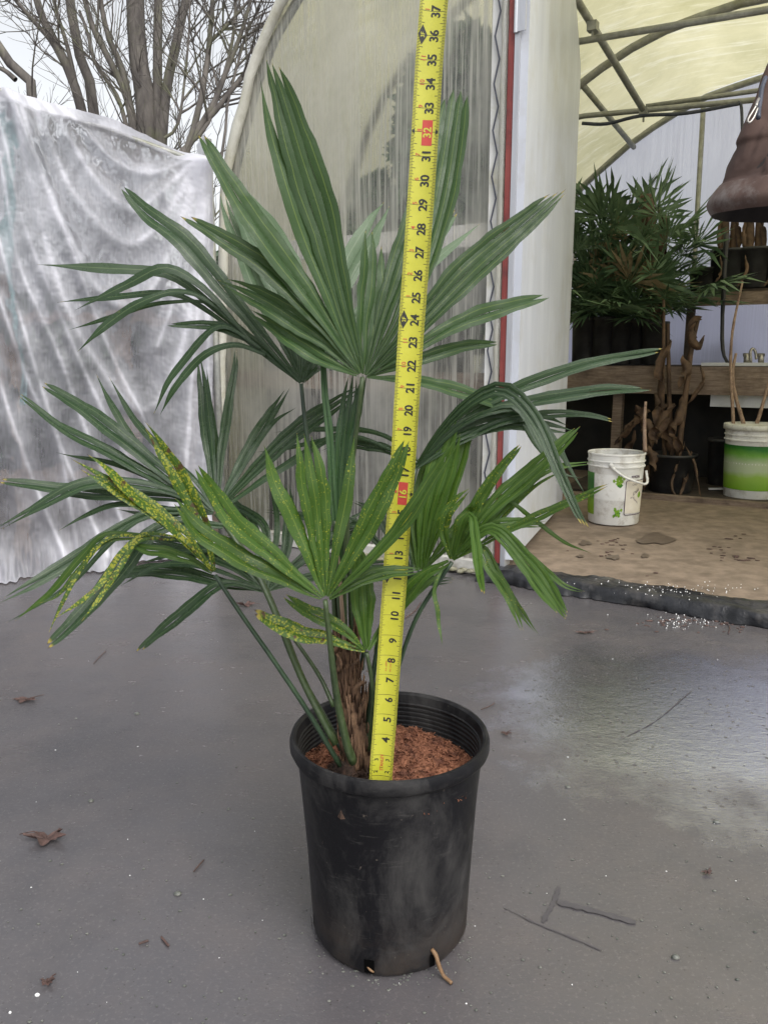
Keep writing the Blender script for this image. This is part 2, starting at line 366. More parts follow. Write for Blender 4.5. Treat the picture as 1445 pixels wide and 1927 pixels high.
M['litter'] = mat_simple('dead_leaf_brown', (.050, .030, .026), (.115, .068, .058), 60, .7, .5)
M['stain'] = mat_simple('damp_stain', (.066, .062, .067), (.078, .073, .077), 40, .4, .3)
M['stone'] = mat_simple('pebble', (.06, .07, .06), (.18, .18, .16), 90, .4, .4)
M['perlite'] = mat_simple('perlite_white', (.72, .72, .72), (.8, .8, .8), 50, .7, .1)
M['teal'] = mat_simple('teal_plastic', (.18, .42, .42), (.34, .58, .57), 10, .6, .1)

# ------------------------------------------------------------ text
_txt = {}
def text_mesh(s, bold=.0):
    if (s, bold) in _txt: return _txt[(s, bold)]
    c = bpy.data.curves.new('t', 'FONT'); c.body = s; c.size = 1; c.offset = bold; c.resolution_u = 3
    o = bpy.data.objects.new('t', c); col_.objects.link(o)
    dg = bpy.context.evaluated_depsgraph_get(); dg.update(); e = o.evaluated_get(dg); me = e.to_mesh()
    V = np.array([v.co[:] for v in me.vertices]); F = [tuple(p.vertices) for p in me.polygons]
    e.to_mesh_clear(); bpy.data.objects.remove(o); bpy.data.curves.remove(c)
    lo, hi = V.min(0), V.max(0); V = V-(lo+hi)/2; V[:, :2] /= (hi-lo)[1]      # height 1, centred
    _txt[(s, bold)] = (V, F); return _txt[(s, bold)]

# ============================================================ GROUND AND SKY-LEVEL SETTING
gr = MB(); gr.grid(np.array([[(x, y, 0) for x in (-60, -8, 0, 8, 60)] for y in (-30, -4, 2, 8, 120)], float))
tag(obj('ground', gr, M['ground'], smooth=False), kind='structure')
# earth floor inside the greenhouse
df = MB(); n = 40; pos = np.zeros((n, n, 3))
for i in range(n):
    for j in range(n):
        u = -1.3+3.6*j/(n-1); w = .05+3.4*i/(n-1); q = L(u, w, 0); q[2] = .008+.002*noise.noise(Vector((u*4, w*4, 0)))
        pos[i, j] = q
df.grid(pos[:, ::-1]); tag(obj('dirt_floor', df, M['dirt']), kind='structure')
# damp marks lying on the slab: the cross-shaped mark and dark patches
st = MB()
def strip_on(mb, pts, wpx, h, mi=0, jag=.25, f=G):
    c = catmull(pts, 16); L_ = []; R2 = []
    for i, p in enumerate(c):
        d = c[min(i+1, 15)]-c[max(i-1, 0)]; nrm = np.array([-d[1], d[0]])/(np.linalg.norm(d)+1e-9)
        wv = wpx*(1+(random.random()-.5)*2*jag)*(.55 if i in (0, 15) else 1)/2
        a = p+nrm*wv; b = p-nrm*wv; L_.append(f(a[0], a[1], h)); R2.append(f(b[0], b[1], h))
    mb.grid(np.array([L_, R2]), mi=mi)
strip_on(st, [(1052, 1668), (1040, 1700), (1020, 1735)], 10, .0016, jag=.5)
strip_on(st, [(1048, 1697), (1110, 1712), (1196, 1736)], 9, .0020, jag=.35)
strip_on(st, [(948, 1708), (1010, 1738), (1085, 1768), (1130, 1788)], 3.0, .0013, jag=.8)
strip_on(st, [(1180, 1385), (1235, 1355), (1300, 1300)], 1.6, .0013, jag=.8)
tag(obj('ground_stain', st, M['stain'], smooth=False), kind='structure')
ds = MB()
for (a, b, w_, h_) in [(1232, 1013, 66, 20), (1155, 1048, 24, 9), (1100, 1021, 22, 9), (1092, 1046, 14, 5), (1213, 1045, 14, 8)]:
    c0 = [(a+w_/2*math.cos(t)*(1+.3*math.sin(3*t+a)), b+h_/2*math.sin(t)*(1+.25*math.cos(5*t+b))) for t in np.linspace(0, 6.283, 24)[:-1]]
    ds.add([G(x, y, .0125) for x, y in c0], [tuple(range(23))])
tag(obj('dirt_floor_stain', ds, mat_simple('damp_earth', (.095, .072, .053), (.13, .10, .076), 30, .5, .1), smooth=False), kind='structure')

# ============================================================ BARE TREES
def tree(name, label, loc, limbs, z, twigs, spread):
    root = thing('bare_tree', label, 'tree', loc, None)
    tr = MB(); cr = MB()
    def branch(p, d, r, ln, depth):
        m = 6; path = [p]; dd = d
        for k in range(m-1):
            dd = unit(dd+rng.normal(0, .10, 3)+np.array([0, 0, .05])); path.append(path[-1]+dd*ln/(m-1))
        cr.tube(path, np.linspace(r, r*.45, m), 5 if r > .012 else 4, cap=False)
        if depth > 0:
            for k in range(random.choice((3, 4, 5))):
                i = random.randint(1, m-1); s = unit(np.cross(dd, rng.normal(0, 1, 3))); s[1] *= .6
                branch(path[i], unit(dd*.75+s*.62+ZV*.15), max(r*.5, .0035), ln*random.uniform(.45, .75), depth-1)
    for k, (pts, r0, r1) in enumerate(limbs):
        zz = [z+(pp[2] if len(pp) > 2 else 0) for pp in pts]
        path = catmull([P(pp[0], pp[1], q) for pp, q in zip(pts, zz)], 14)
        rad = np.linspace(r0, r1, 14)*z/FPX*.84
        (tr if r0 > 12 else cr).tube(path, rad, 10, cap=False, rough=.03)
        nt_ = int(twigs*(1 if r0 > 12 else .8))
        for q in range(nt_):
            i = random.randint(3, 13); t = unit(path[min(i+1, 13)]-path[max(i-1, 0)])
            s = unit(np.cross(t, rng.normal(0, 1, 3)))
            branch(path[i], unit(t*.7+s*.75+ZV*.1), random.uniform(.007, .016), random.uniform(.6, 1.5)*spread, 2)
    obj('trunk', tr, M['bark'], root); obj('crown', cr, M['bark'], root)
    return root
base = G(300, 735); zT = 10.
def gz(px, z): q = P(px, 0, z); q[2] = 0; return q
tree('bare_tree', 'tall leafless tree with thick central trunk forking above the sheet cover', gz(285, zT), [
    ([(285, 800), (278, 250), (262, 120), (255, 0), (250, -300)], 27, 17),
    ([(300, 420), (298, 240), (297, 120), (298, 0), (300, -250)], 12, 8),
    ([(300, 330), (312, 180), (330, 90), (350, 0), (380, -160)], 13, 7),
    ([(262, 300), (240, 185), (205, 110), (175, 50), (150, -40)], 10, 5),
    ([(262, 320), (236, 150), (205, 70), (190, 0), (185, -80)], 10, 4),
    ([(258, 330), (225, 190), (180, 120), (165, 60), (150, 20)], 6, 3)], zT, 9, 1.)
tree('bare_tree', 'leafless grey tree with two leaning trunks left of the thick one', gz(160, zT+1), [
    ([(190, 800), (180, 215), (158, 150), (145, 60), (130, 0), (120, -200)], 15, 9),
    ([(170, 300), (150, 190), (120, 110), (90, 55), (70, 0), (40, -120)], 12.5, 6),
    ([(150, 190), (128, 90), (110, 30), (95, -30)], 6, 3),
    ([(118, 115), (95, 75), (60, 35), (30, 0), (0, -40)], 6, 4)], zT+1, 8, 1.1)
tree('bare_tree', 'leafless tree at the far left edge with a trunk leaning outwards', gz(60, zT+.5), [
    ([(75, 800), (60, 170), (25, 128), (0, 85), (-60, 20)], 14, 10),
    ([(30, 150), (10, 133), (-20, 120)], 6, 4)], zT+.5, 8, 1.)
tree('bare_tree', 'leafless many-stemmed tree with thin wavy branches beside the greenhouse arch', gz(380, zT-1), [
    ([(350, 800), (348, 275), (368, 240), (385, 150), (395, 80), (400, 0), (408, -100)], 13, 4),
    ([(345, 290), (370, 250), (405, 190), (420, 150), (455, 60), (480, -30)], 8, 3.5),
    ([(362, 245), (400, 215), (440, 165), (480, 120), (530, 60)], 7, 3),
    ([(340, 285), (390, 235), (425, 130), (440, 60), (445, -20)], 5, 3),
    ([(310, 260), (335, 235), (348, 150), (356, 60), (358, 0)], 3.5, 2),
    ([(415, 310), (425, 240), (428, 200), (440, 150), (470, 40)], 3.5, 2),
    ([(395, 80), (430, 45), (470, 0), (500, -30)], 4, 2.5)], zT-1, 10, 1.)

# ============================================================ LEFT SHEET COVER
b0, b1 = G(0, 1090), G(402, 1042); dvec = unit(b1-b0); nvec = unit(np.cross(dvec, ZV))   # nvec toward camera side
if nvec[1] > 0: nvec = -nvec
def onsheet(px, py, off=0.):
    r = ray(px, py); q0 = b0+nvec*off; return Cp+r*(((q0-Cp)@nvec)/(r@nvec))
sheet_root = thing('sheet_cover', 'translucent white plastic sheet draped in swags over a lean-to rack at left', 'plastic sheet', b0+dvec*.3)
folds = [  # polylines in the photo: creases of the drape, with relief (m) and width (px)
 ([(13, 166), (50, 260), (83, 332), (143, 495), (210, 660), (300, 860), (345, 1030)], .035, 9),
 ([(53, 173), (100, 276), (150, 375), (213, 442), (262, 452), (316, 400), (372, 302)], .050, 17),
 ([(76, 176), (143, 276), (200, 359), (250, 395), (290, 372), (330, 336), (375, 298)], .045, 15),
 ([(110, 190), (180, 262), (235, 310), (290, 322), (340, 305), (378, 292)], .030, 12),
 ([(28, 170), (70, 300), (120, 430), (190, 545), (255, 572), (310, 500), (345, 400), (378, 305)], .050, 18),
 ([(18, 170), (60, 350), (120, 560), (190, 690), (260, 770), (320, 720), (360, 560), (382, 320)], .050, 18),
 ([(5, 240), (40, 400), (100, 560), (170, 720), (235, 850), (300, 930)], .030, 8),
 ([(0, 300), (40, 500), (100, 640), (160, 800), (230, 980)], .030, 9),
 ([(-10, 420), (30, 560), (70, 700), (120, 850), (200, 1040)], .030, 10),
 ([(-20, 640), (20, 780), (70, 920), (130, 1060)], .035, 12),
 ([(0, 560), (60, 730), (110, 830), (135, 960), (150, 1060)], .025, 9),
 ([(383, 310), (376, 500), (362, 700), (352, 900), (345, 1040)], .030, 9),
 ([(390, 310), (392, 500), (390, 760), (392, 1040)], .035, 8),
 ([(380, 310), (350, 430), (330, 560), (300, 650)], .020, 10)]
FP = []
for pl, am, wd_ in folds:
    wd_ = max(wd_*1.15, 14); am = min(am, .034)
    c = catmull(pl, 260); FP.append((c, am, wd_))
nx, ny = 220, 300; pos = np.zeros((ny, nx, 3)); uv = np.zeros((ny, nx, 2)); cold = np.zeros((ny, nx, 3))
for j in range(nx):
    s = -.55+1.55*j/(nx-1); px = 402*s                      # runs on past the left edge of the view
    xt = px; ty = 155+(290-155)*max(s, -.55)+6*math.sin(s*9)-18*math.sin(max(0, min(1, s))*math.pi)*.4; by = 1092-50*s+10*math.sin(s*7)
    for i in range(ny):
        t = i/(ny-1); y = ty+(by-ty)*t
        d = 0.; den = 0.
        for c, am, wd_ in FP:
            kk = np.hypot(c[:, 0]-px, c[:, 1]-y); ki = int(np.argmin(kk)); k = kk[ki]; d += .75*am*math.exp(-(k/wd_)**2)
            mod = .55+.45*noise.noise(Vector((ki*.03, am*99, 5))); den = max(den, .72*mod*math.exp(-(k/(wd_*.30))**2)+.45*mod*math.exp(-(k/(wd_*2.2))**2))
        den = min(.97, max(0, den+.26*noise.noise(Vector((px*.02, y*.009, 8)))+.12*noise.noise(Vector((px*.3, y*.05, 2)))+.08+(.35 if t < .035 else 0)+.30*max(0, (px-250)/150)+(.35*(t-.88)/.12 if t > .88 else 0)))
        cold[i, j, 0] = den
        d += .030*noise.noise(Vector((px*.012, y*.008, 1)))+.010*noise.noise(Vector((px*.05, y*.03, 4)))
        cr = 1-abs(noise.noise(Vector((px*.020+y*.011, y*.006-px*.004, 21))))*2; cr2 = 1-abs(noise.noise(Vector((px*.045-y*.012, y*.018, 33))))*2
        d += .003*noise.noise(Vector((px*.15, y*.15, 9)))
        den = max(den, .45*max(0, (cr-.80)/.20)**2, .25*max(0, (cr2-.8)/.2)**2)
        if t > .9: d += ((t-.9)/.1)**1.5*(.10+.07*noise.noise(Vector((px*.03, 0, 3)))+.05*noise.noise(Vector((px*.09, t*20, 3))))
        d -= .05*(1-t)*0
        q = onsheet(px, y, 0)+nvec*(d-.03)
        if t < .03: q = q-nvec*(1-t/.03)*.05
        q[2] = max(q[2], .006)
        pos[i, j] = q; uv[i, j] = (s, t)
sh = MB(); sh.grid(pos, uv, col=cold.reshape(-1, 3)); sheet_part = obj('sheet', sh, M['film_white'], sheet_root)
# the end of the sheet gathered around the corner post and hanging past it
pos = np.zeros((120, 26, 3))
for i in range(120):
    t = i/119; y = 250+790*t
    for j in range(26):
        s = j/25; px = 386+(48*min(1, .25+t*2.2)*(1-.35*max(0, t-.5)))*s+8*math.sin(t*5)*s
        q = onsheet(px, y, -.02)+nvec*(.030*math.sin(s*11+t*3)*(.4+t)-.20*s)
        q[2] = max(q[2], .01); pos[i, j] = q
g2 = MB(); g2.grid(pos, col=np.tile([.45, 0, 0], (120*26, 1))); obj('gathered_end', g2, M['film_white'], sheet_root)
bp = MB(); bp.grid(np.array([[onsheet(px, 700, -.95)*np.array([1, 1, 0])+ZV*(h if h < 1.5 else 1.93-.27*min(1, max(0, px/400)))+nvec*.02*math.sin(px*.05+h*3) for px in range(-420, 340, 12)] for h in (0.01, .4, .8, 1.2, 1.52)])); obj('back_sheet', bp, M['film_back'], sheet_root)
pm = MB(); pa = onsheet(391, 262, -.05); pb = pa.copy(); pb[2] = 0
pm.tube([pb, pa], .016, 10); obj('post', pm, M['galv'], sheet_root)
pm = MB(); pA = onsheet(-260, 62, -.05); pm.tube(catmull([pA-ZV*.03, onsheet(0, 172, -.04), onsheet(200, 244, -.04), pa-ZV*.10], 20), .012, 8)
pA2 = pA.copy(); pA2[2] = 0; pm.tube([pA2, pA], .016, 8); obj('top_pole', pm, M['galv'], sheet_root)
pm = MB(); pm.tube([onsheet(388, 276, -.06)+Xv*.0, onsheet(398, 278, .01)], .004, 6); obj('tie', pm, M['wire'], sheet_root)
tl = MB()
pos = np.zeros((60, 8, 3))
for i in range(60):
    t = i/59; y = 200+560*t; xx = 6+34*t+6*math.sin(t*9)
    for j in range(8): pos[i, j] = onsheet(xx+(j/7-.5)*(16+10*math.sin(t*6)), y, -.09)+nvec*.02*math.sin(j+t*8)
tl.grid(pos); tag(obj('teal_sheet', tl, M['teal']), 'strip of pale teal plastic hanging behind the white sheet at the left edge', 'plastic strip')
# rack and dark planting behind the sheet
def leaf_cloud(mb, c, rad, nleaf, size, mi=0, drop=0.):
    for _ in range(nleaf):
        p = rng.normal(0, 1, 3); p = p/np.linalg.norm(p)*rng.random()**.4; p = np.array(c)+p*np.array(rad)
        a = unit(rng.normal(0, 1, 3)); b = unit(np.cross(a, rng.normal(0, 1, 3))); s = size*random.uniform(.6, 1.4)
        mb.add([p-a*s, p+b*s*.35, p+a*s, p-b*s*.35], [(0, 1, 2, 3)], mi)
def shrub(label, c, rad, nleaf, size, mat=None, group=None):
    c = np.array(c); base_ = c.copy(); base_[2] = 0
    r = thing('shrub', label, 'shrub', base_, group)
    m_ = MB(); leaf_cloud(m_, c, rad, nleaf, size); obj('foliage', m_, mat or M['bush'], r, smooth=False)
    m_ = MB()
    for k in range(6):
        m_.tube(catmull([base_+rng.normal(0, .03, 3)*np.array([1, 1, 0]), (base_+c)/2+rng.normal(0, .04, 3), c+rng.normal(0, .4, 3)*np.array(rad)], 8), np.linspace(.014, .005, 8), 5)
    obj('stem', m_, M['bark'], r)
bk = -nvec
def beh(px, z): q = P(px, 671, z); return q
for (px, z, h, rr_, lb) in [(-40, 3.6, .62, .42, 'dark evergreen shrub behind the plastic sheet at the left edge'),
                         (90, 3.9, .60, .40, 'dark evergreen shrub behind the deepest swags of the sheet'),
                         (215, 4.2, .62, .38, 'dark evergreen shrub behind the middle of the sheet'),
                         (330, 4.3, .58, .36, 'dark evergreen shrub behind the right part of the sheet')]:
    q = beh(px, z); shrub(lb, (q[0], q[1], h), (rr_, .25, h*.9), 2600, .045)
shrub('taller dark shrub rising behind the upper left of the sheet', (*beh(60, 4.5)[:2], .95), (.55, .28, .5), 1800, .05)
shrub('dark bush filling the gap between sheet post and greenhouse', (*beh(415, 4.9)[:2], .75), (.16, .2, .75), 900, .05)
rk = thing('timber_rack', 'dark timber staging behind the white sheet', 'rack', beh(150, 3.7)*np.array([1, 1, 0]))
m_ = MB()
for h in (.34, .98):
    a = onsheet(-150, 700, -.25); b = onsheet(395, 700, -.25); a[2] = b[2] = h; m_ = MB(); m_.box((a+b)/2, (np.linalg.norm(b-a), .10, .035), (dvec, nvec, ZV)); obj('rail', m_, M['wood'], rk, smooth=False)
m_ = MB(); a = onsheet(-150, 700, -.34); b = onsheet(395, 700, -.34); a[2] = b[2] = .17
m_.box((a+b)/2+ZV*.0, (np.linalg.norm(b-a), .02, .30), (dvec, nvec, ZV)); obj('back_board', m_, M['wood_dark'], rk, smooth=False)
m_ = MB()
for px in (-120, 20, 240, 385):
    a = onsheet(px, 700, -.28); b = a.copy(); a[2] = 0; b[2] = 1.15; m_ = MB(); m_.box((a+b)/2, (.05, .05, 1.15), (dvec, nvec, ZV)); obj('upright', m_, M['wood'], rk, smooth=False)

# ============================================================ GREENHOUSE
nearL = [(-1.42, 0), (-1.40, .5), (-1.36, 1.0), (-1.31, 1.55), (-1.22, 1.79), (-1.14, 1.98), (-1.06, 2.1), (-.97, 2.2), (-.75, 2.36), (-.45, 2.54), (-.1, 2.66), (.45, 2.72)]
farL = [(-1.42, 0), (-1.38, .5), (-1.33, 1.0), (-1.25, 1.5), (-1.12, 1.78), (-1.0, 1.96), (-.88, 2.09), (-.74, 2.2), (-.48, 2.39), (-.12, 2.57), (.1, 2.63), (.45, 2.69)]
def full(a):
    c = catmull(a, 40); m_ = c[::-1][1:].copy(); m_[:, 0] = .9-m_[:, 0]; return np.vstack([c, m_])
NA, FA = full(nearL), full(farL); WF = 3.5
def arch(w):
    k = w/WF; return NA*(1-k)+FA*k
gh = thing('greenhouse', 'hoop greenhouse with yellowed film roof, misted end wall and open white door', 'greenhouse', L(0, 0, 0))
m_ = MB(); ws = np.linspace(-.03, WF, 36)
pos = np.array([[L(u*1.0, w, h+.02+.006*noise.noise(Vector((u*5, w*5, h*5)))) for u, h in arch(w)] for w in ws])
m_.grid(pos); obj('roof_film', m_, M['film_roof'], gh)
def end_wall(pts, w, cut=None, name='end_wall', mat=None, warp=.0, lo=.0):
    mm = MB(); rows = []
    us = np.linspace(pts[0][0]+.01, (cut if cut is not None else pts[-1][0])-.0, 90)
    hs_ = np.interp(us, pts[:, 0], np.maximum.accumulate(pts[:, 1])) if cut is not None else np.interp(us, pts[:, 0], pts[:, 1])
    for k in np.linspace(0, 1, 70):
        rows.append([L(u, w+warp*noise.noise(Vector((u*3, k*4, w))), lo+(h-lo)*k) for u, h in zip(us, hs_)])
    mm.grid(np.array(rows)); return obj(name, mm, mat, gh)
end_wall(NA, 0, cut=-.085, name='end_wall_film', mat=M['film_end'], warp=.008, lo=.03)
end_wall(FA, WF, name='far_wall_film', mat=M['film_far'], warp=.01)
# crinkled film edge along the near arch
m_ = MB(); cc = [L(u, -.012, h+.015) for u, h in NA[:60]]; m_.tube(cc, .022, 7, rough=.22); obj('film_edge_roll', m_, mat_simple('rolled_film_edge', (.42, .41, .34), (.60, .59, .52), 12, .5, .7, dirt=(.24, .22, .12), dscale=6), gh)
def hoop(w, r=.021, lo=0):
    mm = MB(); mm.tube([L(u, w, h-.02) for u, h in arch(w)[lo:len(NA)-lo:2]], r, 10); return obj('hoop', mm, M['galv'], gh)
hoop(.03, .02); hoop(1.05); hoop(2.2, .024); hoop(3.46, .022)
m_ = MB(); m_.tube([L(-.62, 1.2, 2.29), L(.64, 1.2, 2.25), L(1.5, 1.2, 2.25)], .015, 10); obj('cross_tie', m_, M['galv'], gh)
m_ = MB(); m_.tube([L(-.85, 2.2, 2.21), W(1100, 218, 2.2), W(1400, 190, 2.2), L(1.7, 2.2, 2.13)], .015, 10); obj('cross_tie', m_, M['galv'], gh)
m_ = MB(); m_.tube([W(1215, 200, 2.25), W(1400, 174, 2.25), L(1.6, 2.25, 2.22)], .013, 8); obj('cross_tie', m_, M['galv'], gh)
m_ = MB(); m_.tube(catmull([W(1095, 232, 2.15), W(1140, 233, 2.15), W(1205, 218, 2.15), W(1290, 213, 2.15), W(1390, 195, 2.15)], 24), .010, 8)
m_.tube(catmull([W(1388, 192, 2.15), W(1394, 200, 2.15), W(1396, 250, 2.15)], 8), .008, 8); obj('water_pipe', m_, M['wire'], gh)
m_ = MB(); m_.tube([L(-.14, .1, 2.50), W(1085, 0, 1.05), W(1210, 207, 2.2)], .018, 10); obj('purlin', m_, M['galv'], gh)
m_ = MB(); m_.tube([W(1098, 163, 2.2), W(1192, 277, 3.42)], .018, 10); obj('purlin', m_, M['galv'], gh)
m_ = MB()
for (px, py, w, s) in ((1115, 50, 1.2, .03), (1211, 210, 2.2, .03)):
    q = W(px, py, w); m_ = MB(); m_.box(q, (.045, .045, .04), (gu, gw, ZV)); m_.tube([q, q-ZV*.055], .006, 6); obj('pipe_clamp', m_, M['galv'], gh, smooth=False)
# far wall post
m_ = MB(); a = W(1323, 196, 3.4); b = W(1302, 560, 3.4); m_.tube([a, b, b+(b-a)*1.0], .017, 10); obj('wall_post', m_, M['galv'], gh)
# near end wall: rail boards, sill, inside vertical stud
def wallrail(h0, h1, u0, u1, w, mat, name, th=.03):
    mm = MB(); a = L(u0, w, (h0+h1)/2); b = L(u1, w, (h0+h1)/2)
    mm.box((a+b)/2, (u1-u0, th, h1-h0), (gu, gw, ZV)); return obj(name, mm, mat, gh, smooth=False)
def WH(px, py, w=0):
    q = W(px, py, w); return float((q-GO)@gu), float(q[2])
_, hA = WH(760, 432); _, hB = WH(760, 472)
wallrail(hB, hA, -1.30, -.09, .030, M['white_board'], 'cross_rail')
_, hA = WH(760, 700, .05); _, hB = WH(760, 735, .05)
wallrail(hB, hA, -1.32, -.09, .05, M['wood'], 'cross_rail')
wallrail(.004, .055, -1.40, -.05, -.012, mat_simple('old_sill', (.36, .35, .32), (.52, .51, .48), 16, .6, .4, dirt=(.12, .11, .07), dscale=9), 'sill_board', .05)
m_ = MB()
for k in range(26):
    q = L(-1.35+1.25*random.random(), -.045-.02*random.random(), .012+.01*random.random()); m_.lathe([(0, -.008), (.018, 0), (.013, .008), (0, .012)], q, 7, sx=random.uniform(.6, 1.8), sy=.7, wob=.5)
tag(obj('moss_debris', m_, mat_simple('mossy_debris', (.10, .095, .05), (.25, .24, .18), 60, .8, .5)), 'damp moss and crumbs gathered along the foot of the misted end wall', 'moss', kind='stuff')
# door jamb: film lock channel with spring wire, red stop, metal angle
def vbox(u0, u1, w0, w1, h0, h1, mat, name, par=gh):
    mm = MB(); mm.box(L((u0+u1)/2, (w0+w1)/2, (h0+h1)/2), (u1-u0, w1-w0, h1-h0), (gu, gw, ZV)); return obj(name, mm, mat, par, smooth=False)
vbox(-.088, -.030, -.016, .03, .05, 2.60, mat_simple('jamb_film', (.55, .55, .52), (.68, .68, .66), 8, .4, .3, (1, 1, .3), dirt=(.42, .40, .26), dscale=5), 'jamb_board')
m_ = MB(); zz = np.arange(.1, 2.5, .075); m_.tube([L(-.074+(.018 if i % 2 else 0), -.024, h) for i, h in enumerate(zz)], .0032, 5); obj('spring_wire', m_, M['wire'], gh)
m_ = MB(); m_.tube([L(-.040+.004*noise.noise(Vector((0, 0, h*6))), -.022, h) for h in np.linspace(.05, 2.55, 60)], .011, 7, rough=.15); obj('film_fold', m_, M['film_end'], gh)
vbox(-.022, .0, -.030, .02, .06, 2.6, M['red'], 'red_stop')
vbox(.002, .020, -.034, .02, .05, 2.6, M['alu'], 'metal_angle')
m_ = MB(); hh = WH(990, 30)[1]
for dz in (0, ): m_.box(L(.026, -.038, hh), (.030, .006, .115), (gu, gw, ZV)); m_.tube([L(.006, -.040, hh-.06), L(.006, -.040, hh+.06)], .006, 8)
obj('hinge', m_, M['alu'], gh, smooth=False); m_ = MB()
hh2 = WH(948, 968)[1]; m_.box(L(.026, -.038, hh2), (.030, .006, .10), (gu, gw, ZV)); m_.tube([L(.006, -.040, hh2-.05), L(.006, -.040, hh2+.05)], .006, 8)
obj('hinge', m_, M['alu'], gh, smooth=False)
# open door leaf
ang = R_(20.8); dd_ = np.array([math.sin(ang), math.cos(ang), 0]); dn = np.array([math.cos(ang), -math.sin(ang), 0])
hp = L(.028, -.02, 0); DL = 1.24
dp = [(0, .075), (DL, .075), (DL, 2.16), (DL-.20, 2.33), (DL-.5, 2.50), (0, 2.6)]
m_ = MB(); V = [hp+dd_*s+ZV*h-dn*.018 for s, h in dp]+[hp+dd_*s+ZV*h+dn*.018 for s, h in dp]; k = len(dp)
m_.add(V, [tuple(range(k)), tuple(range(2*k-1, k-1, -1))]+[(i, i+k, (i+1) % k+k, (i+1) % k) for i in range(k)])
door = obj('door', m_, M['door_white'], gh, smooth=False)
m_ = MB(); 
m_.box(hp-dn*.020+dd_*.012+ZV*1.3, (.010, .024, 2.46), (dn, dd_, ZV))
obj('door_edge_strip', m_, M['alu'], door, smooth=False)
m_ = MB(); q = hp+dd_*(DL+.0)+ZV*1.30; m_.box(q-dn*.0+dd_*.006, (.045, .012, .05), (dn, dd_, ZV)); m_.tube([q-dn*.025+dd_*.01, q-dn*.045+dd_*.03, q+dn*.03+dd_*.035], .006, 6)
obj('latch', m_, M['chrome'], door, smooth=False)

# black plastic wrapped threshold
th = thing('threshold_beam', 'low doorway beam wrapped in wrinkled wet black plastic', 'threshold', L(.8, 0, 0))
pos = []
prof = [(-.085, .0), (-.080, .022), (-.068, .046), (-.045, .054), (-.02, .052), (.02, .050), (.06, .046), (.09, .022), (.10, .0)]
for u in np.linspace(-.06, 2.0, 320):
    row = []
    for k, (w, h) in enumerate(prof):
        nz = noise.noise(Vector((u*6, k*.7, 0)))*.011+(.2-abs(noise.noise(Vector((u*16, k*.9, 5)))))*.012+noise.noise(Vector((u*50, k*2., 5)))*.003
        row.append(L(u, w*1.0-.03+nz*(1 if h > 0 else 2)-.05*min(1, max(0, u-.3)), max(0.003, h+nz*.8) if h > 0 else .003))
    pos.append(row)
m_ = MB(); m_.grid(np.array(pos)); obj('plastic_wrap', m_, M['blackfilm'], th)
m_ = MB(); m_.box(L(.97, -.03, .02), (2.0, .11, .036), (gu, gw, ZV)); obj('beam', m_, M['wood_dark'], th, smooth=False)
m_ = MB()
for k in range(300):
    c0 = random.choice([(1300, 1128, 26, 14), (1222, 1113, 26, 4), (1300, 1108, 60, 5), (1290, 1140, 20, 9), (1260, 1100, 120, 6)])
    q = G(random.gauss(c0[0], c0[2]), random.gauss(c0[1], c0[3]), .052+.004*random.random()) if k % 3 else G(random.gauss(1300, 50), random.gauss(1168, 9), .002)
    if k % 3: q = q-np.array([0, .0, 0])
    if (q-GO)@gw < -.10 and k % 3: q = L((q-GO)@gu, -.112, random.uniform(.004, .05))
    r = random.uniform(.0008, .0024); m_.lathe([(0, -r), (r, -r*.3), (r*.8, r*.7), (0, r)], q, 5)
tag(obj('spilled_perlite', m_, M['perlite']), 'white perlite grains spilled over the black threshold and slab', 'perlite', kind='stuff')

# ------------------------------------------------ benches inside
WB = 2.55
def bench():
    r = thing('potting_bench', 'low timber bench with a thick weathered front beam under the sink', 'bench', L(.3, WB, 0))
    hT = WH(1300, 690, WB)[1]; hBm = WH(1300, 742, WB)[1]
    m1 = MB(); m1.box(L(.35, WB, (hT+hBm)/2), (2.6, .05, hT-hBm), (gu, gw, ZV)); obj('front_beam', m1, M['wood'], r, smooth=False)
    m1 = MB(); m1.box(L(.35, WB+.40, hT-.01), (2.6, .74, .03), (gu, gw, ZV)); obj('bench_top', m1, M['wood_dark'], r, smooth=False)
    for uu in (-.88, -.28, .95, 1.5):
        m1 = MB(); m1.box(L(uu, WB+.06, hBm/2+.0), (.06, .06, hBm), (gu, gw, ZV)); obj('leg', m1, M['wood'], r, smooth=False)
    return hT
hT = bench()
def shelf():
    r = thing('upper_shelf', 'narrow timber shelf carrying black pots along the far film wall', 'shelf', L(.6, 3.1, 0))
    a = W(1285, 553, 3.0); b = W(1285, 577, 3.0); ua = float((a-GO)@gu)-.02
    m1 = MB(); m1.box(L((ua+2.1)/2, 3.0, (a[2]+b[2])/2), (2.1-ua, .04, a[2]-b[2]), (gu, gw, ZV)); obj('front_board', m1, M['wood'], r, smooth=False)
    m1 = MB(); m1.box(L((ua+2.1)/2, 3.2, a[2]+.006), (2.1-ua, .36, .025), (gu, gw, ZV)); obj('shelf_top', m1, M['wood_dark'], r, smooth=False)
    q = W(1300, 580, 3.04); m1 = MB(); m1.box(q-ZV*(q[2]-hT)/2, (.05, .05, q[2]-hT), (gu, gw, ZV)); obj('support', m1, M['wood_dark'], r, smooth=False)
    return a[2]
hS = shelf()
# near-black sheet standing in for the shade under the bench
r = thing('bench_shade_sheet', 'near-black sheet added for the shade under the bench', 'shading', L(.3, WB+.5, 0))
m_ = MB(); m_.grid(np.array([[L(-1.2+3.3*j/30, WB+.45+.02*math.sin(j*2.1), h) for j in range(31)] for h in (0.0, .18, .36, hT-.10)])); obj('shading', m_, M['shade_black'], r)
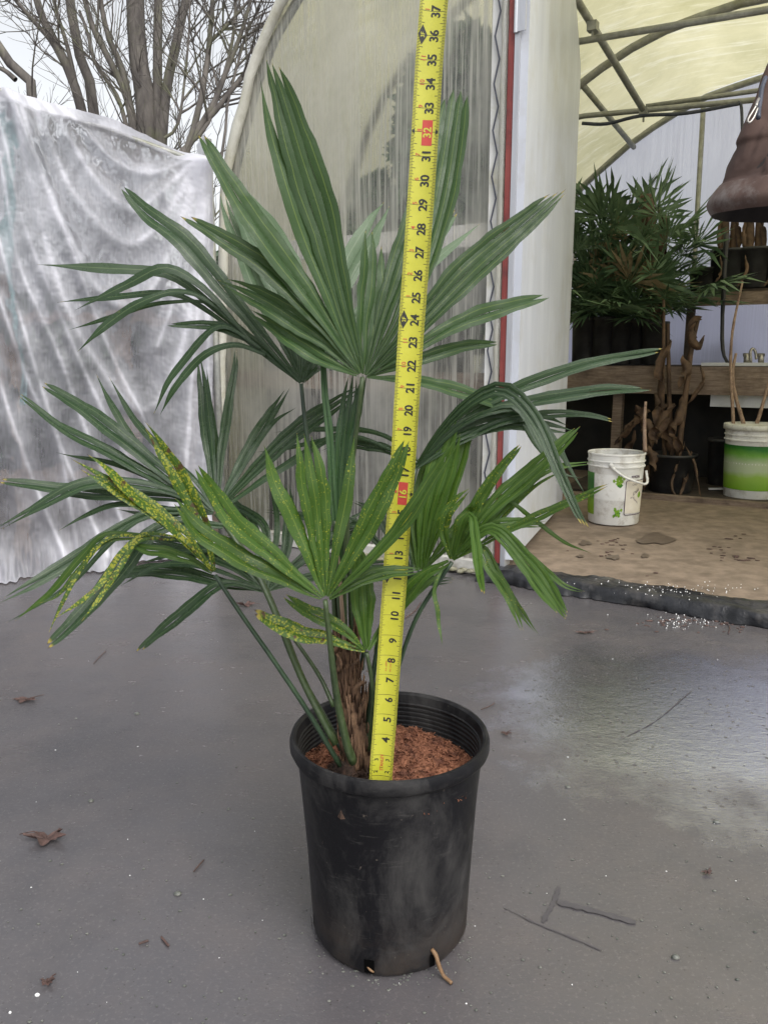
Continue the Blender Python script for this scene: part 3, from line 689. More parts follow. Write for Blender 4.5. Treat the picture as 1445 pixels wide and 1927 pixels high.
# floor boards bounding the path
fb = thing('floor_board', 'long timber edging lying where dirt floor meets the bench shade', 'board', G(1300, 945))
a, b = G(1190, 938), G(1480, 962); m_ = MB(); dz_ = unit(b-a); m_.box((a+b)/2+ZV*.02, (np.linalg.norm(b-a)+.5, .05, .035), (dz_, np.cross(ZV, dz_), ZV)); obj('board', m_, M['wood'], fb, smooth=False)
m_ = MB(); c0 = (a+b)/2+np.cross(ZV, dz_)*.5; m_.box(c0+ZV*.018, (np.linalg.norm(b-a)+.9, .9, .010), (dz_, np.cross(ZV, dz_), ZV))
tag(obj('soil', m_, M['dirt_dark'], smooth=False), kind='structure')

# palms on the bench
def fan(mb, hub, d, up, size, nseg, mi=0):
    d = unit(d); side = unit(np.cross(d, up)); nrm = np.cross(side, d)
    for k in range(nseg):
        a = R_(-85+170*k/(nseg-1)+random.gauss(0, 3)); e = unit(d*math.cos(a)+side*math.sin(a)); s = size*(1-.25*abs(a)/2)*random.uniform(.7, 1.15); wv = unit(np.cross(e, nrm)+rng.normal(0, .3, 3))*size*.042
        m1 = hub+e*s*.6-ZV*s*.03; t = hub+e*s-ZV*s*random.uniform(.0, .28)
        mb.add([hub, m1-wv, m1+wv, t], [(0, 1, 3, 2)], mi)
def pot_prof(r, h):
    return [(0, .002), (r*.80, .002), (r*.84, .01), (r*.93, h*.92), (r*.98, h*.925), (r, h*.96), (r*.99, h), (r*.93, h), (r*.90, h*.9), (0, h*.88)]
def bg_palm(label, c, h, r, fh, nfr, dry=False, seed=0):
    random.seed(seed)
    root = thing('potted_palm', label, 'potted palm', c, 'potted palms standing on the greenhouse bench')
    c = np.array(c); mp = MB(); mp.lathe(pot_prof(r, h), c, 28); obj('pot', mp, M['black_plastic'], root)
    mf = MB(); md = MB(); top = c+ZV*h
    for k in range(nfr):
        a = random.uniform(0, 6.28); el = random.uniform(.0, 1.35); ln = fh*random.uniform(.2, .85)
        d = np.array([math.cos(a)*math.cos(el), math.sin(a)*math.cos(el), math.sin(el)]); hub = top+d*ln
        mf.tube([top, top+d*ln*.5+ZV*.02, hub], .004, 4, mi=0)
        dryk = dry and random.random() < .2
        fan(md if dryk else mf, hub, d+ZV*random.uniform(-.3, .3), ZV+rng.normal(0, .3, 3), fh*random.uniform(.28, .45), 13)
    obj('foliage', mf, M['bgpalm'], root, smooth=False)
    if md.n: obj('dry_foliage', md, M['drypalm'], root, smooth=False)
    return root
bz = hT+.006
def bench_pt(px, w):
    q = W(px, 690, w); return (q[0], q[1], bz)
for i, (px, w, h, r, fh, nf, dry, lb) in enumerate([
    (1095, 2.72, .32, .085, .80, 38, True, 'potted palm with dry straw-coloured fronds next to the door edge'),
    (1131, 2.74, .32, .085, .80, 38, True, 'potted palm with a mix of dry and green fronds, second from the door edge'),
    (1165, 2.76, .31, .08, .90, 38, False, 'potted palm with the tallest green fronds in the middle of the bench row'),
    (1195, 2.80, .30, .08, .70, 34, False, 'potted palm with green fronds beside the brown cut stem'),
    (1222, 2.86, .30, .08, .60, 34, False, 'potted palm with drooping bright fronds at the right end of the bench row'),
    (1110, 3.05, .32, .085, 1.1, 40, False, 'tall potted palm at the back of the bench near the door edge')]):
    bg_palm(lb, bench_pt(px, w), h, r, fh, nf, dry, 20+i)
random.seed(11)
# dead banana stems
def crumple(mb, path, w0, seed, n=16, twist=1.5):
    c = catmull(path, n); T = np.gradient(c, axis=0); pos = []
    for i in range(n):
        t = unit(T[i]); s = unit(np.cross(t, np.array([math.sin(i*.35*twist+seed), math.cos(i*.3+seed), .2]))); ww = w0*.72*math.sin(min(1, (i+.6)/n)*math.pi)**.6
        q = np.cross(t, s)
        pos.append([c[i]+s*ww*k/2+q*ww*.45*(k*k-.4)+rng.normal(0, w0*.03, 3) for k in np.linspace(-1, 1, 6)])
    mb.grid(np.array(pos))
def dead_banana(label, basep, pots, stems, leaves, z, name='dead_banana_plant', grp=None):
    root = thing(name, label, 'dead plant', basep, grp)
    if pots: mp = MB(); mp.lathe(pot_prof(*pots), basep, 36); obj('pot', mp, M['black_plastic'], root)
    ms = MB()
    for pts, r in stems: ms.tube(catmull([P(x, y, z+dz) for x, y, dz in pts], 12), np.linspace(r, r*.7, 12)*z/FPX, 8, rough=.12)
    if stems: obj('stem', ms, M['deadleaf'], root)
    ml = MB()
    for k, (pts, w_) in enumerate(leaves): crumple(ml, [P(x, y, z+dz) for x, y, dz in pts], w_*z/FPX, k*1.7)
    obj('dead_leaf', ml, M['deadleaf'], root)
q = W(1228, 690, 2.75); zb = float((q-Cp)@Fv)
dead_banana('cut brown banana stem with peeling sheaths among the bench palms', (q[0], q[1], bz), (.09, .28),
    [([(1228, 600, 0), (1226, 500, 0), (1218, 400, 0), (1212, 370, 0)], 20), ([(1236, 600, .02), (1240, 500, .02), (1248, 420, .02)], 13)],
    [([(1205, 372, -.03), (1222, 420, -.06), (1240, 470, -.05), (1235, 520, -.03)], 26), ([(1225, 390, -.03), (1245, 400, -.05), (1250, 440, -.04), (1252, 500, 0)], 18), ([(1207, 370, 0), (1196, 395, -.03), (1204, 440, 0)], 16)], zb)
def spot_on(px, w, h): q = W(px, 600, w); return (q[0], q[1], h)
for px, lb in ((1365, 'brown banana stump in the black pot left of the jacket hem, on the shelf'), (1412, 'brown banana stump in the black pot under the jacket hem, on the shelf'), (1462, 'dead stump in the black pot at the frame edge on the shelf')):
    b_ = spot_on(px, 3.14, hS+.02); zz_ = float((np.array(b_)-Cp)@Fv)
    dead_banana(lb, b_, (.135, .26), [([(px-4, 490, 0), (px-2, 430, 0), (px, 385, 0)], 10), ([(px+14, 490, 0), (px+15, 430, 0), (px+18, 400, .03)], 8)],
        [([(px-8, 410, -.05), (px-14, 450, -.07), (px-6, 480, -.05)], 12), ([(px-10, 480, -.13), (px-8, 505, -.16), (px-14, 525, -.17), (px-26, 538, -.17)], 9), ([(px+12, 400, -.04), (px+26, 440, -.05), (px+20, 480, -.05)], 14)], zz_, grp=None)
m_ = MB(); b_ = spot_on(1318, 3.12, hS+.02); m_.lathe(pot_prof(.10, .15), b_, 30); pr_ = tag(obj('plant_pot', m_, M['black_plastic'], loc=b_), 'low empty black pot at the left end of the upper shelf', 'plant pot')
# floor standing dead plant in the big black pot
q = G(1262, 932); zf = float((q-Cp)@Fv)+.05
dead_banana('dead banana plant with curled brown leaves in a floor pot between the buckets', (q[0], q[1]+.02, .02), (.145, .235),
    [([(1250, 860, 0), (1246, 760, 0), (1248, 640, 0), (1248, 565, 0)], 4), ([(1262, 860, .05), (1258, 720, .05), (1256, 610, .05)], 5), ([(1275, 860, -.02), (1287, 760, -.02), (1300, 660, -.02), (1312, 600, -.02)], 6)],
    [([(1320, 598, -.05), (1306, 604, -.06), (1300, 640, -.06), (1318, 650, -.05), (1324, 632, -.05)], 26), ([(1284, 668, -.03), (1290, 700, -.05), (1276, 730, -.04)], 26),
     ([(1318, 690, -.02), (1322, 720, -.05), (1305, 745, -.04), (1288, 765, 0)], 12), ([(1262, 640, 0), (1244, 680, -.03), (1240, 730, -.03), (1246, 780, 0)], 26),
     ([(1270, 760, -.05), (1240, 800, -.08), (1222, 850, -.06)], 28), ([(1290, 740, -.02), (1270, 800, -.05), (1262, 860, 0)], 26), ([(1232, 740, 0), (1240, 790, -.05), (1258, 850, -.02)], 26),
     ([(1288, 830, -.1), (1276, 870, -.2), (1262, 910, -.22), (1272, 935, -.24), (1300, 944, -.25)], 8), ([(1286, 835, -.1), (1305, 870, -.2), (1318, 935, -.24)], 7), ([(1325, 935, -.2), (1360, 942, -.22), (1385, 930, -.22)], 9),
     ([(1300, 850, -.1), (1288, 900, -.18), (1278, 935, -.22)], 16)], zf)
for n_, (px, py, lb) in enumerate([(1200, 800, 'heap')]):
    m_ = MB()
    for k in range(26):
        a = G(random.uniform(1180, 1250), random.uniform(915, 935)); z0 = random.uniform(.05, .55); b = a+rng.normal(0, .07, 3); a[2] = z0; b[2] = max(.02, z0-.15); mpt = (a+b)/2+rng.normal(0, .03, 3)
        crumple(m_, [a, mpt, b], random.uniform(.04, .10), k)
    tag(obj('dead_leaf_heap', m_, M['deadleaf']), 'tangle of dry brown banana leaves behind the left bucket', 'dead leaves', kind='stuff')
# bare sticks rising behind the second bucket
def stick(label, pts, z, r, nm='cut_branch', mat='dry', cat='branch'):
    p = [P(x, y, z+dz) for x, y, dz in pts]; m1 = MB(); m1.tube(catmull(p, 16), np.linspace(r, r*.6, 16)*z/FPX, 7, rough=.12)
    return tag(obj(nm, m1, M[mat], loc=p[0]), label, cat)
zs = 4.75
stick('tall thin bare stem left of the lidded bucket', [(1380, 810, 0), (1374, 690, 0), (1378, 620, 0), (1396, 530, 0)], zs, 3.5)
stick('forked bare stem crossing behind the lidded bucket', [(1399, 800, 0), (1382, 740, 0), (1378, 700, 0), (1384, 665, 0)], zs, 4)
stick('short leaning bare stem over the lid of the right bucket', [(1420, 808, 0), (1436, 755, 0), (1450, 700, 0)], zs, 4)
stick('rust-red wooden stake standing in the open white bucket', [(1213, 850, 0), (1212, 800, 0), (1214, 756, 0)], 3.95, 4)
# hose on the far side
stick('black hose hanging straight down in front of the sink wall', [(1366, 440, 0), (1360, 560, 0), (1358, 640, 0), (1362, 672, 0), (1369, 684, 0)], 5.0, 5, 'hose', 'black_plastic', 'hose')
# sink
q = W(1410, 686, 2.75); sk = thing('utility_sink', 'white enamel sink set in the bench with an old two-handled tap', 'sink', (q[0], q[1], hT))
m_ = MB(); 
for (du, dw, su, sw) in ((0, 0, .52, .36),):
    m_.box(L(float((q-GO)@gu)+du, 2.80, hT+.012), (su, .40, .024), (gu, gw, ZV))
    m_.box(L(float((q-GO)@gu)+.02, 2.62, hT-.20), (.42, .06, .09), (gu, gw, ZV))
obj('basin', m_, M['ceramic'], sk, smooth=False)
m_ = MB(); zf_ = float((W(1410, 680, 2.9)-Cp)@Fv)
for px in (1404, 1431): m_.tube([P(px, 684, zf_), P(px, 666, zf_)], .018, 10); m_.tube([P(px-6, 668, zf_), P(px+6, 668, zf_)], .012, 8)
m_.tube(catmull([P(1412, 682, zf_), P(1411, 662, zf_), P(1416, 656, zf_), P(1421, 664, zf_), P(1422, 676, zf_)], 14), .009, 8); obj('tap', m_, M['chrome'], sk)
# pots seen dimly through the far film
for px, py0, py1, w_, lb in ((1285, 640, 690, 26, 'grey shape of a pot behind the far film wall, left of the hose'), (1362, 640, 690, 40, 'grey shape of a pot behind the far film wall, beside the hose'), (1243, 655, 690, 28, 'grey shape of a pot behind the far film wall, by the palm pots')):
    a = W(px, py1, WF+.12); b = W(px, py0, WF+.12); m_ = MB(); rr_ = w_/2*float((a-Cp)@Fv)/FPX; hh_ = b[2]-a[2]
    a = np.array([a[0], a[1], a[2]]); m_.lathe([(0, 0), (rr_*.8, 0), (rr_, hh_), (0, hh_)], a, 20); m_.box(a-ZV*(a[2]/2), (.3, .2, a[2]-.01))
    tag(obj('plant_pot', m_, M['black_plastic'], loc=a), lb, 'plant pot')
# lower far wall: white boards
m_ = MB(); m_.grid(np.array([[L(-1.3+3.4*j/8, WF-.04, h) for j in range(9)] for h in (hT-.3, hT, hS-.03)])); obj('inner_wall_sheet', m_, M['film_far'], gh)
# small black pot in the shade
q = G(1352, 918); m_ = MB(); m_.lathe(pot_prof(.09, .30), (q[0], q[1], .02), 28); tag(obj('plant_pot', m_, M['black_plastic'], loc=(q[0], q[1], .02)), 'tall black pot in the shade beside the lidded bucket', 'plant pot')
q = G(1335, 925); m_ = MB(); m_.box((q[0]+.02, q[1]-.1, .034), (.14, .016, .01)); tag(obj('plant_label', m_, M['bucket'], smooth=False, loc=(q[0], q[1]-.1, .03)), 'white plastic strip lying on dark soil by the lidded bucket', 'strip')

# plants and clutter inside behind the misted end wall
for i, (u0, w0, h0, rad, nl, lb) in enumerate([
    (-.36, .36, 1.60, (.27, .18, .50), 6500, 'tall leafy plant blurred behind the misted film right of the tape'),
    (-.80, .45, 1.42, (.12, .15, .20), 500, 'leafy plant blurred behind the middle of the misted film'),
    (-.52, .30, 1.08, (.38, .14, .22), 2600, 'low leafy plant behind the misted film above the timber rail')]):
    c = L(u0, w0, h0); shrub(lb, c, rad, nl, .05, M['bgpalm'])
ib = thing('inner_bench', 'dark timber bench blurred behind the misted end wall', 'bench', L(-.7, .55, 0))
m_ = MB(); m_.box(L(-.78, .62, .86), (1.0, .5, .05), (gu, gw, ZV)); obj('bench_top', m_, M['wood_dark'], ib, smooth=False)
for k in range(4): m_ = MB(); m_.box(L((-1.22, -.34)[k % 2], (.42, .82)[k//2], .42), (.06, .06, .83), (gu, gw, ZV)); obj('leg', m_, M['wood_dark'], ib, smooth=False)
for k, (u_, lb) in enumerate(((-1.18, 'black crate at the left under the blurred inner bench'), (-.82, 'black crate in the middle under the blurred inner bench'), (-.46, 'black crate at the right under the blurred inner bench'))):
    m_ = MB(); m_.box(L(u_, .60, .25), (.33, .36, .46), (gu, gw, ZV)); m_.box(L(u_, .60, .485), (.36, .39, .012), (gu, gw, ZV)); tag(obj('crate', m_, M['black_plastic'], smooth=False, loc=L(u_, .6, 0)), lb, 'crate')
for k, (u_, lb) in enumerate(((-1.05, 'black pot standing on the blurred inner bench, leftmost'), (-.75, 'black pot standing on the blurred inner bench, middle'), (-.42, 'black pot standing on the blurred inner bench, rightmost'))):
    m_ = MB(); q = L(u_, .6, .886); m_.lathe(pot_prof(.11, .22), q, 24); tag(obj('plant_pot', m_, M['black_plastic'], loc=q), lb, 'plant pot')

wl = thing('wall_shade_sheet', 'black sheet added inside to darken the lower half of the misted end wall', 'shading', L(-.7, .2, 0))  # added sheet, makes the inside read dark through the lower film
m_ = MB(); m_.grid(np.array([[L(-1.22+1.02*j/24, .13+.02*math.sin(j*1.3+h*4), h) for j in range(25)] for h in (0.02, .3, .6, .93+0)])); obj('shading', m_, M['shade_black'], wl)
# ------------------------------------------------ buckets
def mat_label(name, z0, z1, stops):
    t = NT(name); ob = t.coord(); z = t.n('SeparateXYZ', i_Vector=ob).outputs[2]
    k = t.math('DIVIDE', t.math('SUBTRACT', z, z0), z1-z0); nz = t.noise(15, ob, 3, .6, .3)
    k = t.math('ADD', k, t.math('MULTIPLY', t.math('SUBTRACT', nz, .5), .16), True)
    return t.done(t.pbr(t.ramp(k, *stops), .45))
M['lab_full'] = mat_label('bucket_label_print', .06, .315, [(0., (.16, .33, .02)), (.28, (.25, .42, .06)), (.42, (.40, .48, .30)), (.60, (.42, .49, .33)), (.80, (.13, .32, .04)), (.93, (.015, .14, .015)), (1., (.012, .10, .012))])
M['lab_side'] = mat_label('bucket_side_print', .045, .255, [(0., (.20, .34, .02)), (.35, (.16, .30, .015)), (.5, (.03, .15, .012)), (.8, (.02, .12, .015)), (1., (.05, .20, .02))])
def bucket(label, px, py, r, h, lid, z_extra=0.):
    q = G(px, py); c = np.array([q[0], q[1]+r*.9, .014])
    root = thing('bucket', label, 'bucket', c)
    pr = [(0, .0), (r*.86, .0), (r*.88, .006), (r*.955, h*.80), (r*.96, h*.805), (r*1.0, h*.81), (r*1.0, h*.825), (r*.962, h*.83), (r*.965, h*.875), (r*1.0, h*.88), (r*1.0, h*.893), (r*.967, h*.898), (r*.975, h*.965), (r*1.0, h*.975), (r*1.0, h*.995), (r*.98, h), (r*.955, h*.99), (r*.94, h*.5), (r*.85, .01), (0, .01)]
    m1 = MB(); m1.lathe(pr, c, 56); obj('shell', m1, M['bucket'], root, angle=40)
    def onb(a, hh, off=.0015):       # a: degrees, 0 faces the camera, + to the right
        rad = r*(.88+(.955-.88)*hh/(h*.8))+off; view = math.atan2(-c[1], -c[0]); t = view+R_(a)
        return c+np.array([rad*math.cos(t), rad*math.sin(t), hh])
    def patch(a0, a1, h0, h1, mat, name='printed_label', off=.0015, jag=0.):
        m2 = MB(); m2.grid(np.array([[onb(a0+(a1-a0)*i/56, hh, off+.0006) for i in range(57)] for k, hh in enumerate((h1, (h0+h1)/2, h0))])); return obj(name, m2, mat, root)
    return root, onb, patch, c
r1, onb, patch, bc = bucket('open white bucket with handle and clover print on the dirt floor', 1166, 995, .140, .352, False)
patch(-90, -48, .045, .255, M['lab_side'])
def blob(mb, onb, a0, h0, n, s, spread):
    for k in range(n):
        a = a0+random.gauss(0, spread); hh = h0+random.gauss(0, spread*.0026); pts = [onb(a+s*math.cos(t)*(1+.3*math.sin(3*t+k)), hh+s*.0024*math.sin(t)*(1+.3*math.cos(4*t)), .0018+.0002*(k % 7)) for t in np.linspace(0, 6.28, 9)[:-1]]
        mb.add(pts, [tuple(range(8))])
m_ = MB(); blob(m_, onb, 8, .215, 12, 3.2, 3.5); blob(m_, onb, 12, .235, 5, 3, 3); blob(m_, onb, 7, .060, 12, 3, 3.5); blob(m_, onb, 2, .085, 3, 2, 2); obj('clover_print', m_, M['lab_lt'], r1)
m_ = MB(); blob(m_, onb, 12, .195, 4, 3, 2); blob(m_, onb, 8, .056, 5, 2.6, 3); obj('clover_print', m_, M['lab_dk'], r1)
patch(24, 78, .062, .222, M['cream'], 'label_panel', .0014)
m_ = MB()
for (p0, p1) in (((23, .060), (23, .216)), ((25, .224), (80, .224)), ((25, .054), (80, .054)), ((23, .216), (25, .224)), ((23, .060), (25, .054))):
    m_.tube([onb(p0[0]+(p1[0]-p0[0])*t, p0[1]+(p1[1]-p0[1])*t, .0022) for t in np.linspace(0, 1, 10)], .0016, 5)
obj('label_border', m_, M['purple'], r1)
def text_on(mb, onb, s, a, hh, size, bold=.02, tilt=0., mi=0):
    V, F = text_mesh(s, bold); V = V.copy(); 
    mb.add([onb(a+math.degrees(v[0]*size/.130), hh+v[1]*size+tilt*v[0]*size, .0030) for v in V], F, mi)
m_ = MB(); text_on(m_, onb, '+HON', 45, .243, .014, .03); text_on(m_, onb, 'CALI', 44, .205, .010, .0); text_on(m_, onb, 'Deli', 50, .168, .016, 0, .6); text_on(m_, onb, 'by', 38, .140, .012, 0, .4); text_on(m_, onb, 'Farm', 50, .125, .012, 0, -.8)
obj('label_text', m_, M['purple'], r1, smooth=False)
m_ = MB(); blob(m_, onb, 62, .142, 4, 5.5, 3); obj('leaf_print', m_, M['lab_lt'], r1)
m_ = MB(); m_.tube(catmull([onb(-9, .292, .004), onb(2, .272, .012), onb(18, .243, .024), onb(38, .222, .034), onb(56, .208, .036), onb(70, .215, .030), onb(80, .240, .018), onb(86, .262, .012)], 30), .0062, 8); obj('handle', m_, M['bucket'], r1)
m_ = MB(); q = onb(-9, .298, .003); m_.tube([q-np.array([0, .0, 0]), onb(-9, .298, .010)], .012, 10); obj('handle_lug', m_, M['bucket'], r1)
m_ = MB(); m_.disc(bc+ZV*.30, .128, 30); m_.n; obj('contents', m_, M['dirt_dark'], r1)
r2, onb2, patch2, bc2 = bucket('lidded white bucket with green label at the right edge', 1432, 948, .168, .420, True)
patch2(-88, 88, .058, .315, M['lab_full'])
m_ = MB(); hh = .420; m_.lathe([(0, hh+.004), (.150, hh+.004), (.156, hh+.010), (.174, hh+.012), (.176, hh-.002), (.176, hh-.018), (.171, hh-.02)], bc2, 56); obj('lid', m_, M['lid'], r2)

# ------------------------------------------------ hanging jacket
jz = 1.30; jr = thing('jacket', 'brown canvas jacket hanging bunched at the right edge, hem and zip pull showing', 'jacket', P(1520, 390, jz))
def jcx(y): return 1528-.0*y
prof = [(1345, 402, 0), (1338, 392, 1), (1336, 380, 1), (1345, 362, 1), (1358, 345, 1), (1360, 338, 0), (1366, 318, 0), (1376, 292, 0), (1381, 278, 0), (1379, 268, 0), (1390, 240, 0), (1398, 215, 0), (1408, 188, 0), (1412, 165, 0), (1418, 145, 0), (1428, 118, 0), (1433, 98, 0), (1432, 88, 0), (1440, 60, 0), (1446, 20, 0), (1452, -60, 0), (1462, -200, 0), (1476, -330, 0), (1505, -420, 0)]
cen = P(1520, 390, jz); pos = []
pf = catmull([(x, y) for x, y, _ in prof[:-1]], 190); NH = 46
for k, (x, y) in enumerate(pf):
    q = P(x, y, jz); hq = q[2]; a = cen[0]-q[0]; row = []; rib = y > 343
    for j in range(145):
        t = 2*math.pi*j/144; ct, st_ = math.cos(t), math.sin(t)
        c1 = abs(noise.noise(Vector((ct*1.3+hq*2.5, st_*1.3, hq*11)))); c2 = abs(noise.noise(Vector((ct*3, st_*3+hq*3, hq*19+7))))
        fold = 1+.10*(noise.noise(Vector((ct*1.6, st_*1.6, hq*5)))) - (.12*max(0, .25-c1)*4*.5+.05*max(0, .2-c2)*4 if not rib else 0)
        fold += .015*noise.noise(Vector((ct*9, st_*9, hq*(12 if rib else 50))))
        e = math.exp(-((t-math.pi)/.35)**2); fold = fold*(1-e)+1.0*e
        bb = a*(.8 if rib else max(.40, .8-(343-y)*.0022))
        row.append(np.array([cen[0]+a*ct*fold, cen[1]+bb*st_*fold, hq+(.035*st_*a if rib else 0)]))
    pos.append(row)
pos = np.array(pos); NH = int(np.argmax(pf[:, 1] < 343)) if (pf[:, 1] < 343).any() else 40
NH = next(k for k in range(len(pf)) if k > 10 and pf[k][1] < 343)
m_ = MB(); m_.grid(pos[NH-1:]); obj('shell', m_, M['jacket'], jr)
m_ = MB(); m_.grid(pos[:NH]); obj('hem_band', m_, M['jacket_rib'], jr)
m_ = MB(); c = pos[0].mean(0); inn = np.array([pos[0], c+(pos[0]-c)*.93+ZV*.02, c+(pos[0]-c)*.72+ZV*.09, c+(pos[0]-c)*.1+ZV*.14]); m_.grid(inn); obj('lining', m_, M['lining'], jr)
zj = jz-.15
m_ = MB()
zp = [P(1440, 146, zj+.04), P(1433, 165, zj+.03), P(1430, 186, zj+.02), P(1427, 205, zj+.01), P(1426, 222, zj)]
m_.tube(catmull(zp, 14), .0035, 6); obj('zip', m_, M['wire'], jr)
m_ = MB(); m_.tube(catmull([P(1427, 186, zj), P(1424, 192, zj-.005), P(1422, 200, zj-.01)], 6), .0022, 6)
m_.tube(catmull([P(1422, 199, zj-.01), P(1414, 212, zj-.012), P(1406, 226, zj-.012), P(1409, 231, zj-.012), P(1417, 222, zj-.012), P(1425, 203, zj-.01)], 22), .0016, 6); obj('zip_pull', m_, M['chrome'], jr)

# ============================================================ THE POTTED PALM
PC = np.array([.008, 1.05, 0.]); palm = thing('potted_palm', 'large fan palm with yellow-spotted lower leaves in a tall black pot on the slab', 'potted palm', PC)
m_ = MB(); pr = [(.0, .003), (.098, .003), (.109, .004), (.1135, .014), (.1150, .045), (.1195, .13), (.1250, .21), (.1300, .280), (.1330, .283), (.1385, .286), (.1408, .291), (.1408, .300), (.1385, .3065), (.1350, .307), (.1315, .304), (.1298, .296)]
for k in range(9): pr += [(.1290-.0004*k, .292-k*.007), (.1272-.0004*k, .2905-k*.007), (.1272-.0004*k, .287-k*.007), (.1290-.0004*k, .2855-k*.007)]
pr += [(.118, .18), (0, .18)]
m_.lathe(pr, PC, 128)
V = m_.v[0]                                        # dents and the drainage notches at the foot
for i in range(len(V)):
    x, y, z = V[i]-PC; t = math.atan2(y, x); rr_ = math.hypot(x, y)
    if rr_ > .09 and z < .29:
        d = .0022*noise.noise(Vector((math.cos(t)*2.5, math.sin(t)*2.5, z*9)))
        g = math.exp(-((t-(-math.pi/2+.62))/.10)**2-((z-.06)/.035)**2)*.006
        V[i] = PC+np.array([math.cos(t)*(rr_+d-g), math.sin(t)*(rr_+d-g), z])
obj('pot', m_, M['pot'], palm, angle=35)
m_ = MB()
def potpt(a, h, off=.001):
    rad = .1135+.0165*(h/.28)+off; t = -math.pi/2+R_(a); return PC+np.array([rad*math.cos(t), rad*math.sin(t), h])
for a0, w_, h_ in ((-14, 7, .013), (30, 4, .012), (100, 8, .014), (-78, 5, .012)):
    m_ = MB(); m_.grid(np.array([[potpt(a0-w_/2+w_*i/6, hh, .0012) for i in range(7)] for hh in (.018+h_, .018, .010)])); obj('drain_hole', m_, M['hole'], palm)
m_ = MB(); m_.tube(catmull([potpt(30, .036, -.002), potpt(31, .030, .006), potpt(31.5, .018, .013), potpt(33, .006, .020), potpt(34, .004, .034)], 14), np.linspace(.0030, .0026, 14), 7, rough=.15)
obj('root', m_, M['rootm'], palm); m_ = MB(); m_.tube(catmull([potpt(-16, .020, -.001), potpt(-13, .016, .002), potpt(-11, .013, .001)], 8), .0016, 6, rough=.15); obj('root', m_, M['rootm'], palm)
# soil
SH = .250; m_ = MB(); n = 70; pos = np.zeros((n, n, 3))
for i in range(n):
    for j in range(n):
        a = -1+2*i/(n-1); b = -1+2*j/(n-1); x = a*math.sqrt(1-b*b/2)*.126; y = b*math.sqrt(1-a*a/2)*.126
        h = SH+.010*noise.noise(Vector((x*14, y*14, 0)))+.006*noise.noise(Vector((x*60, y*60, 2)))+.003*noise.noise(Vector((x*200, y*200, 2)))+.012*math.exp(-((x-.03)/.05)**2-((y-.02)/.05)**2)
        pos[i, j] = (PC[0]+x, PC[1]+y, h)
m_.grid(pos.transpose(1, 0, 2)); soil_pos = pos
for _ in range(5200):
    i = random.randint(1, n-2); j = random.randint(1, n-2); p = pos[i, j]+rng.normal(0, .0012, 3)+ZV*.0012
    s = random.uniform(.0010, .0032); ln = s*random.uniform(.8, 2.2); a = unit(rng.normal(0, 1, 3)*np.array([1, 1, .6])); b = unit(np.cross(a, rng.normal(0, 1, 3))); c = np.cross(a, b)
    m_.add([p-a*ln, p+b*s*.6, p-b*s*.6+c*s*.3, p+a*ln, p+c*s*.8], [(0, 1, 4), (1, 3, 4), (3, 2, 4), (2, 0, 4), (0, 2, 3, 1)])
for _ in range(60):
    i = random.randint(6, n-7); j = random.randint(6, n-7); p = pos[i, j]+ZV*.003; a = unit(rng.normal(0, 1, 3)*np.array([1, 1, .25])); m_.tube([p-a*.008, p+ZV*.001, p+a*.008], .0007, 4)
obj('potting_bark', m_, M['bark_bits'], palm, smooth=False)
# root crown: dark mound of soil around the stem
TB = P(668, 1445, 1.075); TB[2] = SH
m_ = MB(); m_.lathe([(.046, -.01), (.042, .012), (.030, .030), (.022, .048), (0, .05)], TB, 30, wob=.35)
for _ in range(500):
    t = random.random()*6.28; r = random.uniform(.02, .045); p = TB+np.array([r*math.cos(t), r*math.sin(t), .045-.9*(r-.015)+random.random()*.006]); a = unit(rng.normal(0, 1, 3)); b = unit(np.cross(a, rng.normal(0, 1, 3))); s = .002
    m_.add([p-a*s*2, p+b*s, p+a*s*2, p-b*s], [(0, 1, 2, 3)])
obj('root_crown', m_, M['soil_dark'], palm, smooth=False)
# stem
m_ = MB(); tz = 1.06
sp = catmull([P(676, 1440, tz+.01), P(668, 1380, tz), P(658, 1310, tz), P(652, 1240, tz-.01), P(650, 1190, tz-.015)], 26)
m_.tube(sp, np.interp(np.linspace(0, 1, 26), [0, .2, .5, .8, 1], [.0185, .0175, .015, .0135, .012]), 20, rough=.10)
for k in range(170):                                   # ragged sheath fibres
    i = random.randint(0, 23); t = random.random()*6.28; r0 = .0215-.008*i/25
    p = sp[i]+np.array([math.cos(t), math.sin(t), 0])*r0; q = p+np.array([math.cos(t)*.006*random.random(), math.sin(t)*.006*random.random(), random.uniform(.012, .045)])
    m_.tube([p, (p+q)/2+rng.normal(0, .0015, 3), q], [.0016, .0014, .0005], 4)
for (x, y, dx, dy, r) in ((672, 1290, 14, -8, .0055), (632, 1215, -2, -26, .004), (640, 1250, -6, -20, .004), (664, 1250, 12, -10, .004)):
    m_.tube(catmull([P(x-6, y+14, tz-.015), P(x+2, y, tz-.03), P(x+dx, y+dy, tz-.03)], 8), np.linspace(r, r*.4, 8), 7, rough=.2)
obj('stem', m_, M['trunk_fibre'], palm)
m_ = MB(); m_.tube(catmull([P(690, 1262, 1.035), P(700, 1272, 1.03), P(704, 1288, 1.03)], 8), .0007, 4); obj('loose_fibre', m_, M['dry'], palm); m_ = MB(); m_.tube(catmull([P(640, 1310, 1.03), P(634, 1290, 1.03), P(630, 1262, 1.03)], 8), .0007, 4)
obj('loose_fibre', m_, M['dry'], palm)

